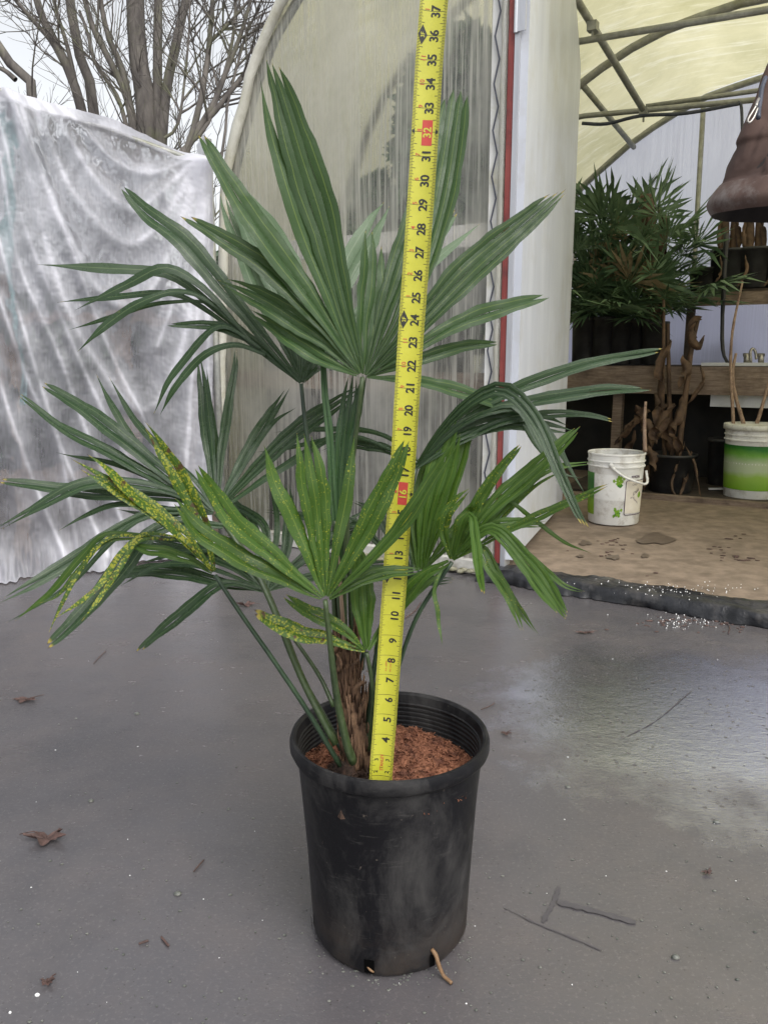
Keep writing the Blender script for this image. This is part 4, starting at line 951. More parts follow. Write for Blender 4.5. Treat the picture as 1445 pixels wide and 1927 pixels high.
VIEWUP = .45
def seg(mb, pts, z0, z1, wpx_, K=2, tips=None, spot=0., tipb=None, cup=.10, mi=0, split=.80, zm=None, tiltN=None, base=.09, peak=.50, fold=.13, tap=.70):
    pts = [np.array(p, float) for p in pts]; m = len(pts); wpx = wpx_*.98
    arc = np.concatenate([[0], np.cumsum([np.linalg.norm(pts[i+1]-pts[i]) for i in range(m-1)])]); arc /= arc[-1]
    zs_ = [z0+(z1-z0)*a**1.3+((zm or 0.)*4*a*(1-a)) for a in arc]
    c = catmull([(p[0], p[1], z) for p, z in zip(pts, zs_)], 22)
    Wp = np.array([P(*q) for q in c]); T = np.gradient(Wp, axis=0); T /= np.linalg.norm(T, axis=1)[:, None]
    tipb = float(rng.choice([0., .015, .03, .055])) if tipb is None else tipb
    ph = rng.random()*6.28; a1 = .0022*rng.normal(); a2 = .0011*rng.normal()
    xs_ = np.linspace(0, 1, 22); Wp = Wp+(Fv[None, :]*0.6+ZV[None, :]*.6+Xv[None, :]*.5)*((a1*np.sin(xs_*7+ph)+a2*np.sin(xs_*17+ph*2))*xs_)[:, None]
    rs = rng.random(); nb = rng.normal(0, .16, 3)
    tips = tips or [1-.05*random.random()-.02*abs(k-(K-1)/2) for k in range(K)]
    def frame(t):
        x = t*21; i = min(int(x), 20); k = x-i
        p = Wp[i]*(1-k)+Wp[i+1]*k; tt = unit(T[i]*(1-k)+T[i+1]*k); z = c[i][2]*(1-k)+c[i+1][2]*k
        V_ = unit(Cp-p); N = V_+ZV*(VIEWUP if tiltN is None else tiltN)+nb; N = unit(N-tt*(N@tt)); S = np.cross(N, tt)
        if S @ Xv < 0 and abs(S @ Xv) > .3: pass
        vis = math.sqrt(max(.5, 1-(S@V_)**2)); return p, S, N, wpx/FPX*z/vis
    def wprof(t):
        a = base+(1-base)*min(1, t/peak)**.85
        if t > peak: a *= 1-tap*((t-peak)/(1-peak))**1.7
        return a
    for k in range(K):
        te = tips[k]; ts_ = te*split; V = []; uv = []; cl = []; rows = 24
        for r in range(rows+1):
            q = r/rows; t = te*(1-(1-q)**1.25) if q < 1 else te
            ec = .04*math.sin(t*31+k*1.7+rs*20)+.03*math.sin(t*57+rs*40)
            p, S, N, wd2 = frame(t); wv = wd2*wprof(t); s0 = (k/K-.5); s1 = ((k+1)/K-.5)
            if k == 0: s0 -= ec*.5
            if k == K-1: s1 += ec*.5
            sm = (s0+s1)/2
            if t > ts_:
                g = max(0., 1-((t-ts_)/(te-ts_+1e-9))**1.25); s0 = sm+(s0-sm)*g; s1 = sm+(s1-sm)*g
            amp = wv/K*fold*(1.3-t)
            ripple = .0010*math.sin(t*19+k*2.1+rs*9)
            for s, o in ((s0, -amp), (sm, amp), (s1, -amp)):
                V.append(p+S*wv*s+N*(o+cup*wv*(2*s)**2+ripple)); uv.append(((0, .5, 1)[len(uv) % 3], t)); cl.append((spot, max(0, (t-te+tipb)/max(tipb, 1e-6)) if tipb > 0 and t > te-tipb else 0, rs))
        F = []
        for r in range(rows):
            a = r*3; F += [(a, a+1, a+4, a+3), (a+1, a+2, a+5, a+4)]
        mb.add(V, F, mi, uv, np.array(cl))
def fan_leaf(segs, mat, petiole, z, label=None, pet_mat='petiole'):
    mb = MB()
    for sg in segs:
        sg = dict(sg); pts = sg.pop('p'); w_ = sg.pop('w'); z1 = z+sg.pop('dz', 0.); z0 = z+sg.pop('z0', 0.); seg(mb, pts, z0, z1, w_, **sg)
    o = obj('fan_leaf', mb, M[mat], palm)
    if label: o['label'] = label
    if petiole:
        pts, zz, rad = petiole; pm_ = MB(); c = catmull([P(x, y, q) for (x, y), q in zip(pts, zz)], 22)
        pm_.tube(c, np.linspace(rad[0], rad[1], 22)/FPX*z, 10, flat=.7)
        obj('petiole', pm_, M[pet_mat], o)
    return o
D = dict
# back leaf with pale wet undersides (behind the two top leaves)
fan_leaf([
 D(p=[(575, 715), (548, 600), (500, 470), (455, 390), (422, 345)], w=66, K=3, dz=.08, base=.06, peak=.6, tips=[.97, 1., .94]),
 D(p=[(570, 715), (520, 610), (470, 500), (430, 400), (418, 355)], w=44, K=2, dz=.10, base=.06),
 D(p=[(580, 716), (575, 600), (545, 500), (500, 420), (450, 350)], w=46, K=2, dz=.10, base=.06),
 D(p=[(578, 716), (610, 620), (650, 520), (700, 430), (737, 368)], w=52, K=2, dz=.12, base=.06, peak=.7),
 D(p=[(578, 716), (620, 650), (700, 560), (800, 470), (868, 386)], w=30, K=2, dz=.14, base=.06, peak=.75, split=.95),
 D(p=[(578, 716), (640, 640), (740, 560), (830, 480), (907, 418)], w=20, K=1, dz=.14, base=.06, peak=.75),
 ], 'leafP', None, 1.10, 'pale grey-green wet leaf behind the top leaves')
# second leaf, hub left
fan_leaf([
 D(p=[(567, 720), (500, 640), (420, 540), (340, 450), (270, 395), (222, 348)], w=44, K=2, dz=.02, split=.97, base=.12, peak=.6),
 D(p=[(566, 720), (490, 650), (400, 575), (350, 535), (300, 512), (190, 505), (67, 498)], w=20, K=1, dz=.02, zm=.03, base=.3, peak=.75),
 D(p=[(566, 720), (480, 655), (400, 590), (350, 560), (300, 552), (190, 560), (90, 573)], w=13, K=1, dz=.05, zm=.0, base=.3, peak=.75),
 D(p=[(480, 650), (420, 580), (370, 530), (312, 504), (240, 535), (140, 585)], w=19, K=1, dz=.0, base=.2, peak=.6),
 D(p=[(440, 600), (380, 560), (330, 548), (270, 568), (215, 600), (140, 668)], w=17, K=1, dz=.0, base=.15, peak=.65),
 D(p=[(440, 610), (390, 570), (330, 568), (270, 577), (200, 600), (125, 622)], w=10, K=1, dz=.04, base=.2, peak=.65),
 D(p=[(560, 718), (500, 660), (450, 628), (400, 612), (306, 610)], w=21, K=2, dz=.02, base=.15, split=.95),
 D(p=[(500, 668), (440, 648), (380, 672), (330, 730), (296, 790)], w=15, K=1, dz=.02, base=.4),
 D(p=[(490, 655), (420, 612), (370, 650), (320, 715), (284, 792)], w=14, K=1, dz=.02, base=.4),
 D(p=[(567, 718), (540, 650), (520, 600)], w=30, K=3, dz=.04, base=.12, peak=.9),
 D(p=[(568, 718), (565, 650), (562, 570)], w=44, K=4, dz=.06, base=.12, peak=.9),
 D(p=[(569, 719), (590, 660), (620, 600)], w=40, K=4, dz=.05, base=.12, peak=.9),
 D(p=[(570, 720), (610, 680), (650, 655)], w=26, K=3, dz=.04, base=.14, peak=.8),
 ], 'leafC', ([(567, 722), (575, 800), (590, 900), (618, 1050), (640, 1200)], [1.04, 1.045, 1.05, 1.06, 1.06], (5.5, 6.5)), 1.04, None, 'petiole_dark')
# main top leaf
fan_leaf([
 D(p=[(690, 706), (760, 590), (800, 480), (835, 340), (852, 230), (862, 168)], w=66, K=4, dz=.10, tips=[.975, 1., 1., .96], base=.10, peak=.62, split=.955, tiltN=.9, tap=.15, tipb=0.),
 D(p=[(688, 706), (720, 600), (755, 490), (785, 380), (800, 300)], w=50, K=3, dz=.06, base=.10, peak=.5),
 D(p=[(684, 704), (690, 600), (700, 520), (702, 432)], w=56, K=3, dz=.03, tips=[.90, 1., .985], base=.12, peak=.55, split=.80, tap=.25),
 D(p=[(692, 706), (770, 628), (880, 510), (980, 425), (1063, 354)], w=64, K=4, dz=.03, tips=[.985, 1., .97, .94], base=.09, peak=.5, split=.92),
 D(p=[(692, 707), (780, 655), (870, 605), (960, 575), (1042, 555)], w=36, K=2, dz=.03, base=.13, peak=.6, split=.94),
 D(p=[(692, 708), (770, 682), (860, 655), (945, 645)], w=26, K=2, dz=.05, base=.16, split=.94),
 D(p=[(690, 710), (780, 716), (860, 735), (920, 755), (985, 782)], w=28, K=2, dz=.05, base=.16, split=.94),
 D(p=[(676, 704), (610, 640), (530, 585), (460, 548), (405, 526)], w=50, K=3, dz=.02, base=.10, peak=.5),
 D(p=[(672, 706), (600, 672), (520, 620), (462, 580)], w=34, K=2, dz=.03, base=.14, peak=.4),
 D(p=[(677, 703), (600, 605), (510, 510), (420, 450), (332, 400)], w=42, K=2, dz=-.02, base=.10, peak=.52, split=.95),
 D(p=[(679, 702), (610, 600), (530, 485), (450, 372), (368, 243)], w=50, K=2, dz=-.04, base=.10, peak=.5, split=.96),
 D(p=[(678, 702), (628, 590), (566, 430), (512, 260), (486, 142)], w=30, K=1, dz=-.05, base=.12, peak=.5),
 D(p=[(683, 702), (650, 590), (610, 430), (558, 262), (509, 108)], w=78, K=3, dz=-.055, tips=[.965, .985, 1.], base=.08, peak=.56, split=.93, cup=.05, fold=.08),
 ], 'leafA', ([(682, 710), (672, 800), (660, 900), (652, 1000), (648, 1100), (650, 1230)], [.97, .99, 1.01, 1.03, 1.045, 1.055], (6.5, 8)), .97, None)
# unopened leaf and its neighbours in the heart of the plant
fan_leaf([
 D(p=[(636, 1080), (640, 950), (650, 800), (664, 690)], w=36, K=3, base=.5, peak=.8, z0=.02),
 D(p=[(640, 1060), (655, 900), (668, 790), (690, 690)], w=22, K=2, base=.5, peak=.8, z0=.02)], 'leafD', ([(636, 1080), (642, 1150), (652, 1240)], [1.03, 1.04, 1.05], (9, 11)), 1.02, 'closed dark leaf in the heart of the palm')
fan_leaf([D(p=[(630, 980), (618, 800), (608, 690), (604, 560)], w=15, K=2, base=.8, peak=.3, split=.97)], 'leafD', ([(630, 980), (636, 1080), (644, 1200)], [1.0, 1.02, 1.04], (6, 7.5)), 1.0, 'thin unopened spear leaf')
# mid-left leaf, hub (405,965)
fan_leaf([
 D(p=[(405, 962), (398, 870), (384, 760), (373, 660)], w=27, K=2, dz=.10, base=.12),
 D(p=[(407, 962), (404, 860), (392, 760), (386, 690)], w=24, K=2, dz=.12, base=.12),
 D(p=[(408, 962), (418, 850), (435, 740), (442, 656)], w=20, K=2, dz=.10, base=.12, split=.94),
 D(p=[(408, 962), (440, 900), (490, 810), (550, 720)], w=27, K=2, dz=.08, base=.14),
 D(p=[(408, 963), (460, 905), (560, 810), (690, 722)], w=38, K=3, dz=.02, base=.12, peak=.6),
 D(p=[(408, 964), (470, 920), (580, 850), (680, 790)], w=16, K=1, dz=.02, base=.2),
 D(p=[(403, 962), (370, 905), (300, 845), (250, 790), (207, 700)], w=15, K=1, dz=.06, base=.3),
 D(p=[(402, 962), (350, 905), (270, 850), (220, 780), (178, 698)], w=18, K=1, dz=.06, base=.25),
 D(p=[(402, 962), (310, 890), (190, 792), (120, 745), (66, 712)], w=34, K=2, dz=.03, base=.12, split=.95),
 D(p=[(402, 963), (320, 915), (200, 848), (110, 800), (34, 740)], w=24, K=2, dz=.02, base=.15, split=.95),
 D(p=[(402, 964), (330, 938), (200, 930), (90, 915), (-10, 903)], w=29, K=2, dz=-.04, base=.14, split=.96),
 D(p=[(402, 965), (320, 925), (230, 908), (150, 915), (70, 955), (-15, 1003)], w=26, K=2, dz=-.06, base=.14, zm=-.01),
 D(p=[(403, 966), (340, 962), (280, 968), (230, 985)], w=22, K=2, dz=.0, base=.2),
 D(p=[(380, 968), (310, 962), (240, 985), (120, 1065), (-10, 1138)], w=28, K=2, dz=-.12, base=.3, peak=.6),
 D(p=[(402, 964), (330, 925), (240, 880), (160, 862), (95, 850)], w=11, K=1, dz=.04, base=.3),
 D(p=[(402, 966), (330, 960), (240, 948), (170, 965), (110, 1000)], w=12, K=1, dz=-.02, base=.3),
 D(p=[(408, 962), (455, 880), (510, 800), (560, 765)], w=12, K=1, dz=.06, base=.3),
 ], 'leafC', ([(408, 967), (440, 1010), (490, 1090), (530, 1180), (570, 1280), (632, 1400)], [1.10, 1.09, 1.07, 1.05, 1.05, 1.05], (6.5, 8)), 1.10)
# low left leaf with heavy yellow spotting, hub (405,1080)
fan_leaf([
 D(p=[(402, 1076), (350, 1010), (270, 950), (200, 905), (135, 862)], w=34, K=2, dz=-.04, spot=.74, tipb=.10, tips=[1., .93], base=.14, split=.78),
 D(p=[(400, 1076), (350, 1020), (260, 935), (200, 880), (160, 852)], w=22, K=1, dz=-.04, spot=.74, tipb=.08, base=.14),
 D(p=[(404, 1074), (385, 990), (340, 900), (300, 840), (268, 795)], w=36, K=2, dz=-.02, spot=.74, tipb=.08, tips=[1., .97], base=.14, split=.82),
 D(p=[(400, 1078), (350, 1050), (290, 1035), (230, 1025)], w=24, K=2, dz=.02, spot=.1, base=.2),
 D(p=[(330, 1010), (270, 1005), (225, 1045), (180, 1110), (95, 1170)], w=12, K=1, dz=-.03, spot=.8, tipb=.1, base=.3, z0=.02),
 D(p=[(330, 1015), (262, 1018), (225, 1070), (185, 1130), (145, 1180)], w=11, K=1, dz=-.03, spot=.74, tipb=.1, base=.3, z0=.02),
 D(p=[(300, 1012), (210, 1010), (160, 1060), (125, 1120), (86, 1202)], w=10, K=1, dz=-.02, spot=.7, base=.3, z0=.02, tipb=.06),
 D(p=[(300, 1012), (200, 1020), (150, 1070), (110, 1120), (60, 1140)], w=9, K=1, dz=.0, spot=.36, base=.3, tipb=.08, z0=.02),
 D(p=[(280, 1005), (200, 1005), (160, 1040), (100, 1110), (25, 1172)], w=14, K=1, dz=.02, base=.2, z0=.03),
 ], 'leafB', ([(405, 1082), (450, 1150), (520, 1250), (580, 1340), (640, 1440)], [.97, .975, .99, 1.01, 1.04], (5.5, 7.5)), .97, 'leaf thickly speckled with yellow and brown', 'petiole_dark')
fan_leaf([
 D(p=[(420, 990), (350, 985), (290, 1000), (220, 1080), (150, 1160), (80, 1225)], w=38, K=2, dz=-.10, base=.3, peak=.5, zm=-.01, split=.97),
 D(p=[(420, 985), (340, 975), (270, 975), (200, 1030), (120, 1110), (-5, 1180)], w=10, K=1, dz=-.05, base=.3),
 ], 'leafC', None, 1.06)
# lower back leaf, hub (500,1112)
fan_leaf([
 D(p=[(500, 1112), (420, 1098), (340, 1078), (260, 1075), (182, 1092)], w=30, K=3, dz=.06, base=.14, split=.93),
 D(p=[(500, 1110), (430, 1060), (350, 1030), (270, 1012), (235, 1010)], w=30, K=3, dz=.08, base=.12),
 D(p=[(500, 1110), (440, 1030), (360, 990), (300, 970), (205, 955)], w=16, K=1, dz=.08, base=.2, tipb=.05),
 D(p=[(500, 1114), (440, 1098), (400, 1108), (350, 1150), (300, 1190), (253, 1234)], w=26, K=2, dz=-.02, base=.14, split=.95),
 D(p=[(502, 1110), (485, 1030), (470, 980), (425, 920)], w=22, K=2, dz=.08, base=.15),
 D(p=[(505, 1110), (535, 1050), (545, 970), (540, 900)], w=24, K=2, dz=.08, base=.15),
 D(p=[(505, 1112), (560, 1060), (640, 1010), (720, 985)], w=28, K=3, dz=.08, base=.15),
 D(p=[(505, 1112), (570, 1090), (660, 1070), (760, 1060)], w=26, K=3, dz=.08, base=.15),
 D(p=[(503, 1110), (500, 1000), (460, 960), (410, 945), (360, 962)], w=18, K=2, dz=.10, base=.15),
 D(p=[(500, 1112), (430, 1080), (350, 1062), (280, 1072), (215, 1110)], w=12, K=1, dz=.03, base=.3),
 D(p=[(500, 1112), (450, 1060), (400, 1035), (330, 1040), (262, 1060)], w=12, K=1, dz=.05, base=.3),
 D(p=[(504, 1110), (520, 1020), (520, 960), (505, 905)], w=12, K=1, dz=.08, base=.3),
 D(p=[(505, 1112), (590, 1040), (650, 985), (700, 955)], w=13, K=1, dz=.06, base=.3),
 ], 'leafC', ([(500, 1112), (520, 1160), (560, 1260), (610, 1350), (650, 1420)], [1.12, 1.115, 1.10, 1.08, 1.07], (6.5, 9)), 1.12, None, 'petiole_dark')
# leaf behind at centre right, fine wet segments
fan_leaf([
 D(p=[(770, 1080), (700, 1010), (690, 990), (600, 975), (480, 960)], w=20, K=2, dz=.02, base=.2),
 D(p=[(772, 1080), (730, 1000), (700, 960), (660, 940)], w=22, K=2, dz=.04, base=.2),
 D(p=[(775, 1078), (760, 980), (770, 860), (790, 822)], w=40, K=4, dz=.04, base=.15),
 D(p=[(772, 1082), (690, 1085), (620, 1060), (550, 1065)], w=24, K=3, dz=.0, base=.2),
 D(p=[(772, 1082), (730, 1100), (780, 1092), (862, 1090)], w=26, K=3, dz=-.02, base=.4),
 D(p=[(760, 860), (700, 830), (640, 822), (560, 840), (480, 852)], w=10, K=1, dz=.05, base=.5),
 D(p=[(790, 880), (740, 850), (690, 838), (640, 835), (600, 850)], w=22, K=3, dz=.03, base=.3),
 D(p=[(790, 870), (750, 835), (700, 812), (600, 808), (510, 813)], w=11, K=1, dz=.05, base=.5),
 ], 'leafC', None, 1.16)
# right: tall upright folded leaf
fan_leaf([
 D(p=[(792, 1072), (806, 970), (832, 880), (862, 785)], w=58, K=4, dz=-.02, tips=[.90, .97, 1., .985], base=.22, peak=.6, split=.86, tipb=.02),
 D(p=[(795, 1072), (830, 960), (865, 850), (906, 732)], w=40, K=3, dz=.0, base=.2, peak=.5, tipb=.01),
 D(p=[(788, 1072), (790, 980), (810, 880), (840, 810)], w=46, K=3, dz=.03, base=.2, peak=.5),
 D(p=[(796, 1074), (850, 1010), (890, 960), (930, 900)], w=30, K=2, dz=.02, base=.2),
 D(p=[(785, 1074), (775, 990), (782, 940)], w=26, K=2, dz=.03, base=.3),
 ], 'leafB', ([(790, 1074), (760, 1140), (725, 1230), (700, 1330), (690, 1400)], [1.03, 1.03, 1.04, 1.05, 1.06], (6, 8)), 1.03, None, 'petiole_dark')
# right upper leaf arching outwards, hub (782,880)
fan_leaf([
 D(p=[(782, 880), (830, 810), (890, 752), (945, 732), (1000, 780), (1040, 860), (1085, 960), (1117, 1008)], w=29, K=3, dz=-.12, base=.2, peak=.42, zm=-.02, split=.96),
 D(p=[(784, 876), (850, 800), (940, 745), (1050, 702), (1150, 675), (1266, 655)], w=26, K=2, dz=-.05, base=.2, peak=.5, split=.97),
 D(p=[(784, 876), (880, 790), (990, 758), (1100, 738), (1237, 729)], w=26, K=2, dz=-.06, base=.2, peak=.6, split=.96, tipb=.01),
 D(p=[(784, 880), (860, 835), (940, 795), (1030, 780), (1110, 780), (1165, 794)], w=18, K=2, dz=-.02, base=.3, split=.95),
 D(p=[(784, 880), (850, 825), (940, 795), (1010, 795), (1090, 812)], w=40, K=3, dz=.0, base=.2, peak=.7),
 D(p=[(784, 878), (860, 805), (920, 770), (975, 768), (1040, 880), (1116, 1005)], w=14, K=1, dz=-.06, base=.4),
 D(p=[(784, 878), (850, 815), (905, 785), (955, 778), (990, 770), (1050, 840), (1112, 950)], w=15, K=1, dz=-.02, base=.4),
 D(p=[(784, 880), (850, 840), (900, 815), (960, 800), (1010, 810), (1060, 850)], w=13, K=1, dz=.02, base=.4),
 D(p=[(900, 790), (960, 770), (1010, 840), (1060, 890), (1103, 900)], w=9, K=1, dz=-.02, base=.3),
 ], 'leafC', ([(782, 882), (765, 960), (735, 1100), (705, 1250), (690, 1380)], [1.02, 1.03, 1.04, 1.05, 1.06], (6, 7.5)), 1.02, None, 'petiole_dark')
# right lower leaf, hub (850,1057)
fan_leaf([
 D(p=[(848, 1052), (835, 1000), (845, 960), (884, 921)], w=26, K=2, dz=-.02, spot=.42, base=.2, tipb=.06),
 D(p=[(850, 1052), (870, 990), (895, 960), (900, 930)], w=34, K=3, dz=-.02, spot=.3, base=.2),
 D(p=[(852, 1052), (890, 960), (935, 890), (985, 831)], w=24, K=2, dz=-.03, spot=.36, base=.2, tipb=.05, split=.95),
 D(p=[(852, 1052), (920, 960), (1010, 880), (1096, 798)], w=38, K=3, dz=-.03, base=.13, split=.95, tipb=.02),
 D(p=[(852, 1052), (930, 975), (1010, 895), (1070, 875), (1125, 868)], w=18, K=2, dz=.02, base=.2),
 D(p=[(853, 1054), (950, 1000), (1050, 955), (1158, 906)], w=19, K=2, dz=-.06, spot=.36, base=.2, tipb=.10, split=.9),
 D(p=[(853, 1050), (920, 985), (980, 930), (1035, 880)], w=12, K=1, dz=.03, spot=.36, base=.3, tipb=.1),
 D(p=[(853, 1050), (930, 990), (1000, 920), (1080, 870)], w=8, K=1, dz=.04, spot=.36, base=.3, tipb=.1),
 D(p=[(853, 1050), (900, 1000), (960, 985), (1040, 985)], w=26, K=3, dz=.0, base=.2, tipb=.03),
 D(p=[(852, 1052), (900, 1005), (935, 998), (990, 1060), (1070, 1168)], w=42, K=4, dz=-.10, base=.2, peak=.7, tipb=.03, split=.95),
 D(p=[(870, 1040), (900, 1030), (920, 1070), (950, 1110), (985, 1192)], w=22, K=2, dz=-.05, spot=.36, base=.3),
 D(p=[(870, 1040), (910, 1030), (940, 1090), (980, 1150), (1016, 1196)], w=17, K=2, dz=-.04, spot=.28, base=.3),
 D(p=[(852, 1050), (872, 980), (888, 972), (898, 1040), (908, 1128)], w=20, K=2, dz=-.12, base=.3, peak=.6, tipb=.06, split=.96),
 D(p=[(900, 1000), (950, 1005), (1010, 1060), (1060, 1100), (1108, 1118)], w=14, K=2, dz=.0, base=.4, tipb=.04, spot=.2),
 D(p=[(890, 970), (930, 935), (970, 950), (1040, 1005), (1118, 1048)], w=9, K=1, dz=.0, base=.5),
 D(p=[(845, 1058), (790, 1090), (730, 1170), (700, 1240)], w=32, K=2, dz=.04, base=.3, peak=.4),
 D(p=[(835, 1065), (818, 1105), (822, 1150), (833, 1218)], w=9, K=1, dz=-.02, spot=.36, base=.6, tipb=.03),
 ], 'leafB', ([(850, 1058), (815, 1110), (780, 1170), (748, 1260), (715, 1380)], [.99, 1.0, 1.01, 1.03, 1.06], (5.5, 7)), .99, 'spotted leaf arching low to the right', 'petiole_dark')
# front centre leaf, hub (612,1130)
fan_leaf([
 D(p=[(604, 1126), (510, 1080), (400, 1015), (313, 938)], w=42, K=2, dz=-.05, spot=.34, tipb=.02, base=.13, split=.9),
 D(p=[(607, 1124), (520, 1050), (430, 970), (366, 864)], w=42, K=2, dz=-.05, spot=.38, tipb=.02, base=.12, split=.93),
 D(p=[(610, 1122), (565, 1010), (520, 910), (496, 836)], w=32, K=1, dz=-.02, spot=.38, tipb=.02, base=.15),
 D(p=[(612, 1120), (600, 1010), (590, 900), (570, 812)], w=62, K=3, dz=-.02, spot=.36, tipb=.02, tips=[.965, .985, 1.], base=.10, peak=.6, split=.80, cup=.05, tap=.4),
 D(p=[(616, 1122), (635, 1020), (655, 920), (668, 812)], w=26, K=1, dz=.0, spot=.30, tipb=.02, base=.16),
 D(p=[(617, 1122), (680, 1010), (730, 910), (768, 822)], w=46, K=2, dz=-.02, spot=.36, tipb=.02, base=.12, split=.93),
 D(p=[(620, 1126), (700, 1050), (770, 970), (820, 890), (880, 800)], w=30, K=2, dz=-.04, spot=.12, base=.15, peak=.5),
 D(p=[(620, 1128), (670, 1098), (720, 1078), (800, 1072)], w=28, K=3, dz=.03, base=.16),
 ], 'leafB', ([(612, 1130), (620, 1200), (632, 1300), (650, 1390), (664, 1432)], [.93, .945, .97, 1.0, 1.02], (6.5, 13)), .93, 'bright green front leaf with small yellow dots')
# small low front leaf, hub (690,1228)
fan_leaf([
 D(p=[(686, 1226), (610, 1200), (550, 1190), (474, 1148)], w=36, K=2, dz=-.03, spot=.72, tipb=.12, base=.13, peak=.6, split=.96),
 D(p=[(687, 1224), (640, 1180), (580, 1150), (527, 1117)], w=30, K=2, dz=-.03, spot=.45, tipb=.06, base=.13, split=.9),
 D(p=[(690, 1222), (684, 1150), (680, 1080), (672, 1025)], w=48, K=3, dz=-.01, spot=.12, base=.14, peak=.45, split=.93),
 D(p=[(693, 1224), (720, 1180), (760, 1130), (845, 1060)], w=26, K=2, dz=.05, base=.2),
 ], 'leafB', ([(690, 1228), (698, 1270), (702, 1310), (700, 1360), (694, 1410)], [.99, 1.0, 1.01, 1.03, 1.05], (5.5, 7)), .985, 'short leaf with a browned yellow segment pointing left', 'petiole')
# cut leaf stalks
def stalk(pts, zz, r, mat, name='cut_stalk'):
    m1 = MB(); m1.tube(catmull([P(x, y, z) for (x, y), z in zip(pts, zz)], 16), np.linspace(*r, 16)/FPX, 9, flat=.75, rough=.04); obj(name, m1, M[mat], palm)
stalk([(648, 1210), (640, 1100), (632, 1000), (628, 900)], [1.03, 1.02, 1.01, 1.005], (6, 3.2), 'dry')
stalk([(665, 1230), (660, 1120), (656, 1040), (654, 992)], [1.06, 1.06, 1.055, 1.05], (11, 5), 'petiole')
stalk([(632, 1240), (630, 1150), (625, 1060)], [1.055, 1.05, 1.045], (9, 6), 'petiole')
stalk([(680, 1260), (690, 1180), (700, 1120)], [1.07, 1.07, 1.07], (7, 5), 'petiole_dark')
stalk([(628, 1330), (600, 1270), (545, 1190)], [1.05, 1.06, 1.08], (6, 5), 'petiole')
# spider web tuft on the front leaf
# ============================================================ TAPE MEASURE
inch = {2: (1462, 716.5), 3: (1423, 719), 4: (1384, 722), 5: (1346, 725), 6: (1309, 727.5), 7: (1271, 730), 8: (1235, 732.5), 9: (1197, 735.3), 10: (1159, 738), 11: (1122, 740.8), 12: (1083, 743.5), 13: (1045, 745.8), 14: (1007, 748), 15: (968, 751), 16: (929, 754),
        17: (887, 757.2), 18: (849, 759.8), 19: (811, 762), 20: (773, 764), 21: (731, 766.8), 22: (689, 769.4), 23: (644, 772), 24: (602, 775), 25: (560, 778), 26: (518, 781.2), 27: (474, 784.5), 28: (431, 787.5), 29: (384.5, 790.8), 30: (339, 794), 31: (293, 796.8), 32: (247, 799.6), 33: (202, 802.3), 34: (156, 805), 35: (111, 807.6), 36: (65, 811.5), 37: (19, 815.2)}
ks = sorted(inch); ty_ = [inch[k][0] for k in ks]; tx_ = [inch[k][1] for k in ks]
def tz(i): return 1.018-.0053*(i-2)
def tape_c(i):
    if i < 2: p2, p3 = tape_c(2.), tape_c(3.); return p2-(p3-p2)*(2-i)
    if i > 37: p2, p3 = tape_c(36.), tape_c(37.); return p3+(p3-p2)*(i-37)
    return P(np.interp(i, ks, tx_), np.interp(i, ks, ty_), tz(i))
cache = {}
def tape_f(i):
    k = round(i, 4)
    if k not in cache:
        c = tape_c(i); T = unit(tape_c(i+.6)-tape_c(i-.6)); V_ = unit(Cp-c); S = unit(np.cross(T, V_)); S = S if S[0] > 0 else -S; N = np.cross(S, T); N = N if N@V_ > 0 else -N
        cache[k] = (c, S, N)
    return cache[k]
def TW(i, s, lift=0.):      # s in -.5 .. .5 across the blade; concave face to the viewer
    c, S, N = tape_f(i); wdt = .0292
    return c+S*wdt*s+N*(.0034*((2*s)**2-1)+lift)
root = tape_root = thing('tape_measure', 'yellow steel tape measure standing upright in the pot in front of the palm', 'tape measure', TW(.6, 0))
m_ = MB(); ii = np.arange(.9, 42.01, .2); m_.grid(np.array([[TW(i, s) for s in np.linspace(-.5, .5, 13)] for i in ii]))
m_.grid(np.array([[TW(i, s, -.0004) for s in np.linspace(.5, -.5, 7)] for i in ii]), mi=0)
def tquad(i0, i1, s0, s1, mi, lift=.00012, ns=1):
    m_.grid(np.array([[TW(i, s, lift) for s in np.linspace(s0, s1, ns+1)] for i in (i1, i0)]), mi=mi)
def tt(s, i, sc_, size, mi, bold=.02, lift=.00022, along=1.):
    V, F = text_mesh(s, bold); hi = size*.0292/.0254    # text height across blade -> inches
    m_.add([TW(i+v[0]*hi*along, sc_-v[1]*size, lift) for v in V], F, mi)
for k in range(int(1.25*16), 40*16):
    i = k/16; l_ = .17 if k % 16 == 0 else (.22 if k % 8 == 0 else (.16 if k % 4 == 0 else (.125 if k % 2 == 0 else .10))); wv = .011
    tquad(i-wv, i+wv, -.495, -.495+l_, 1, ns=2); tquad(i-wv, i+wv, .495-l_, .495, 1, ns=2)
    if k % 16 == 0: tquad(i-.009, i+.009, -.45, .45, 1, lift=.00010, ns=10)
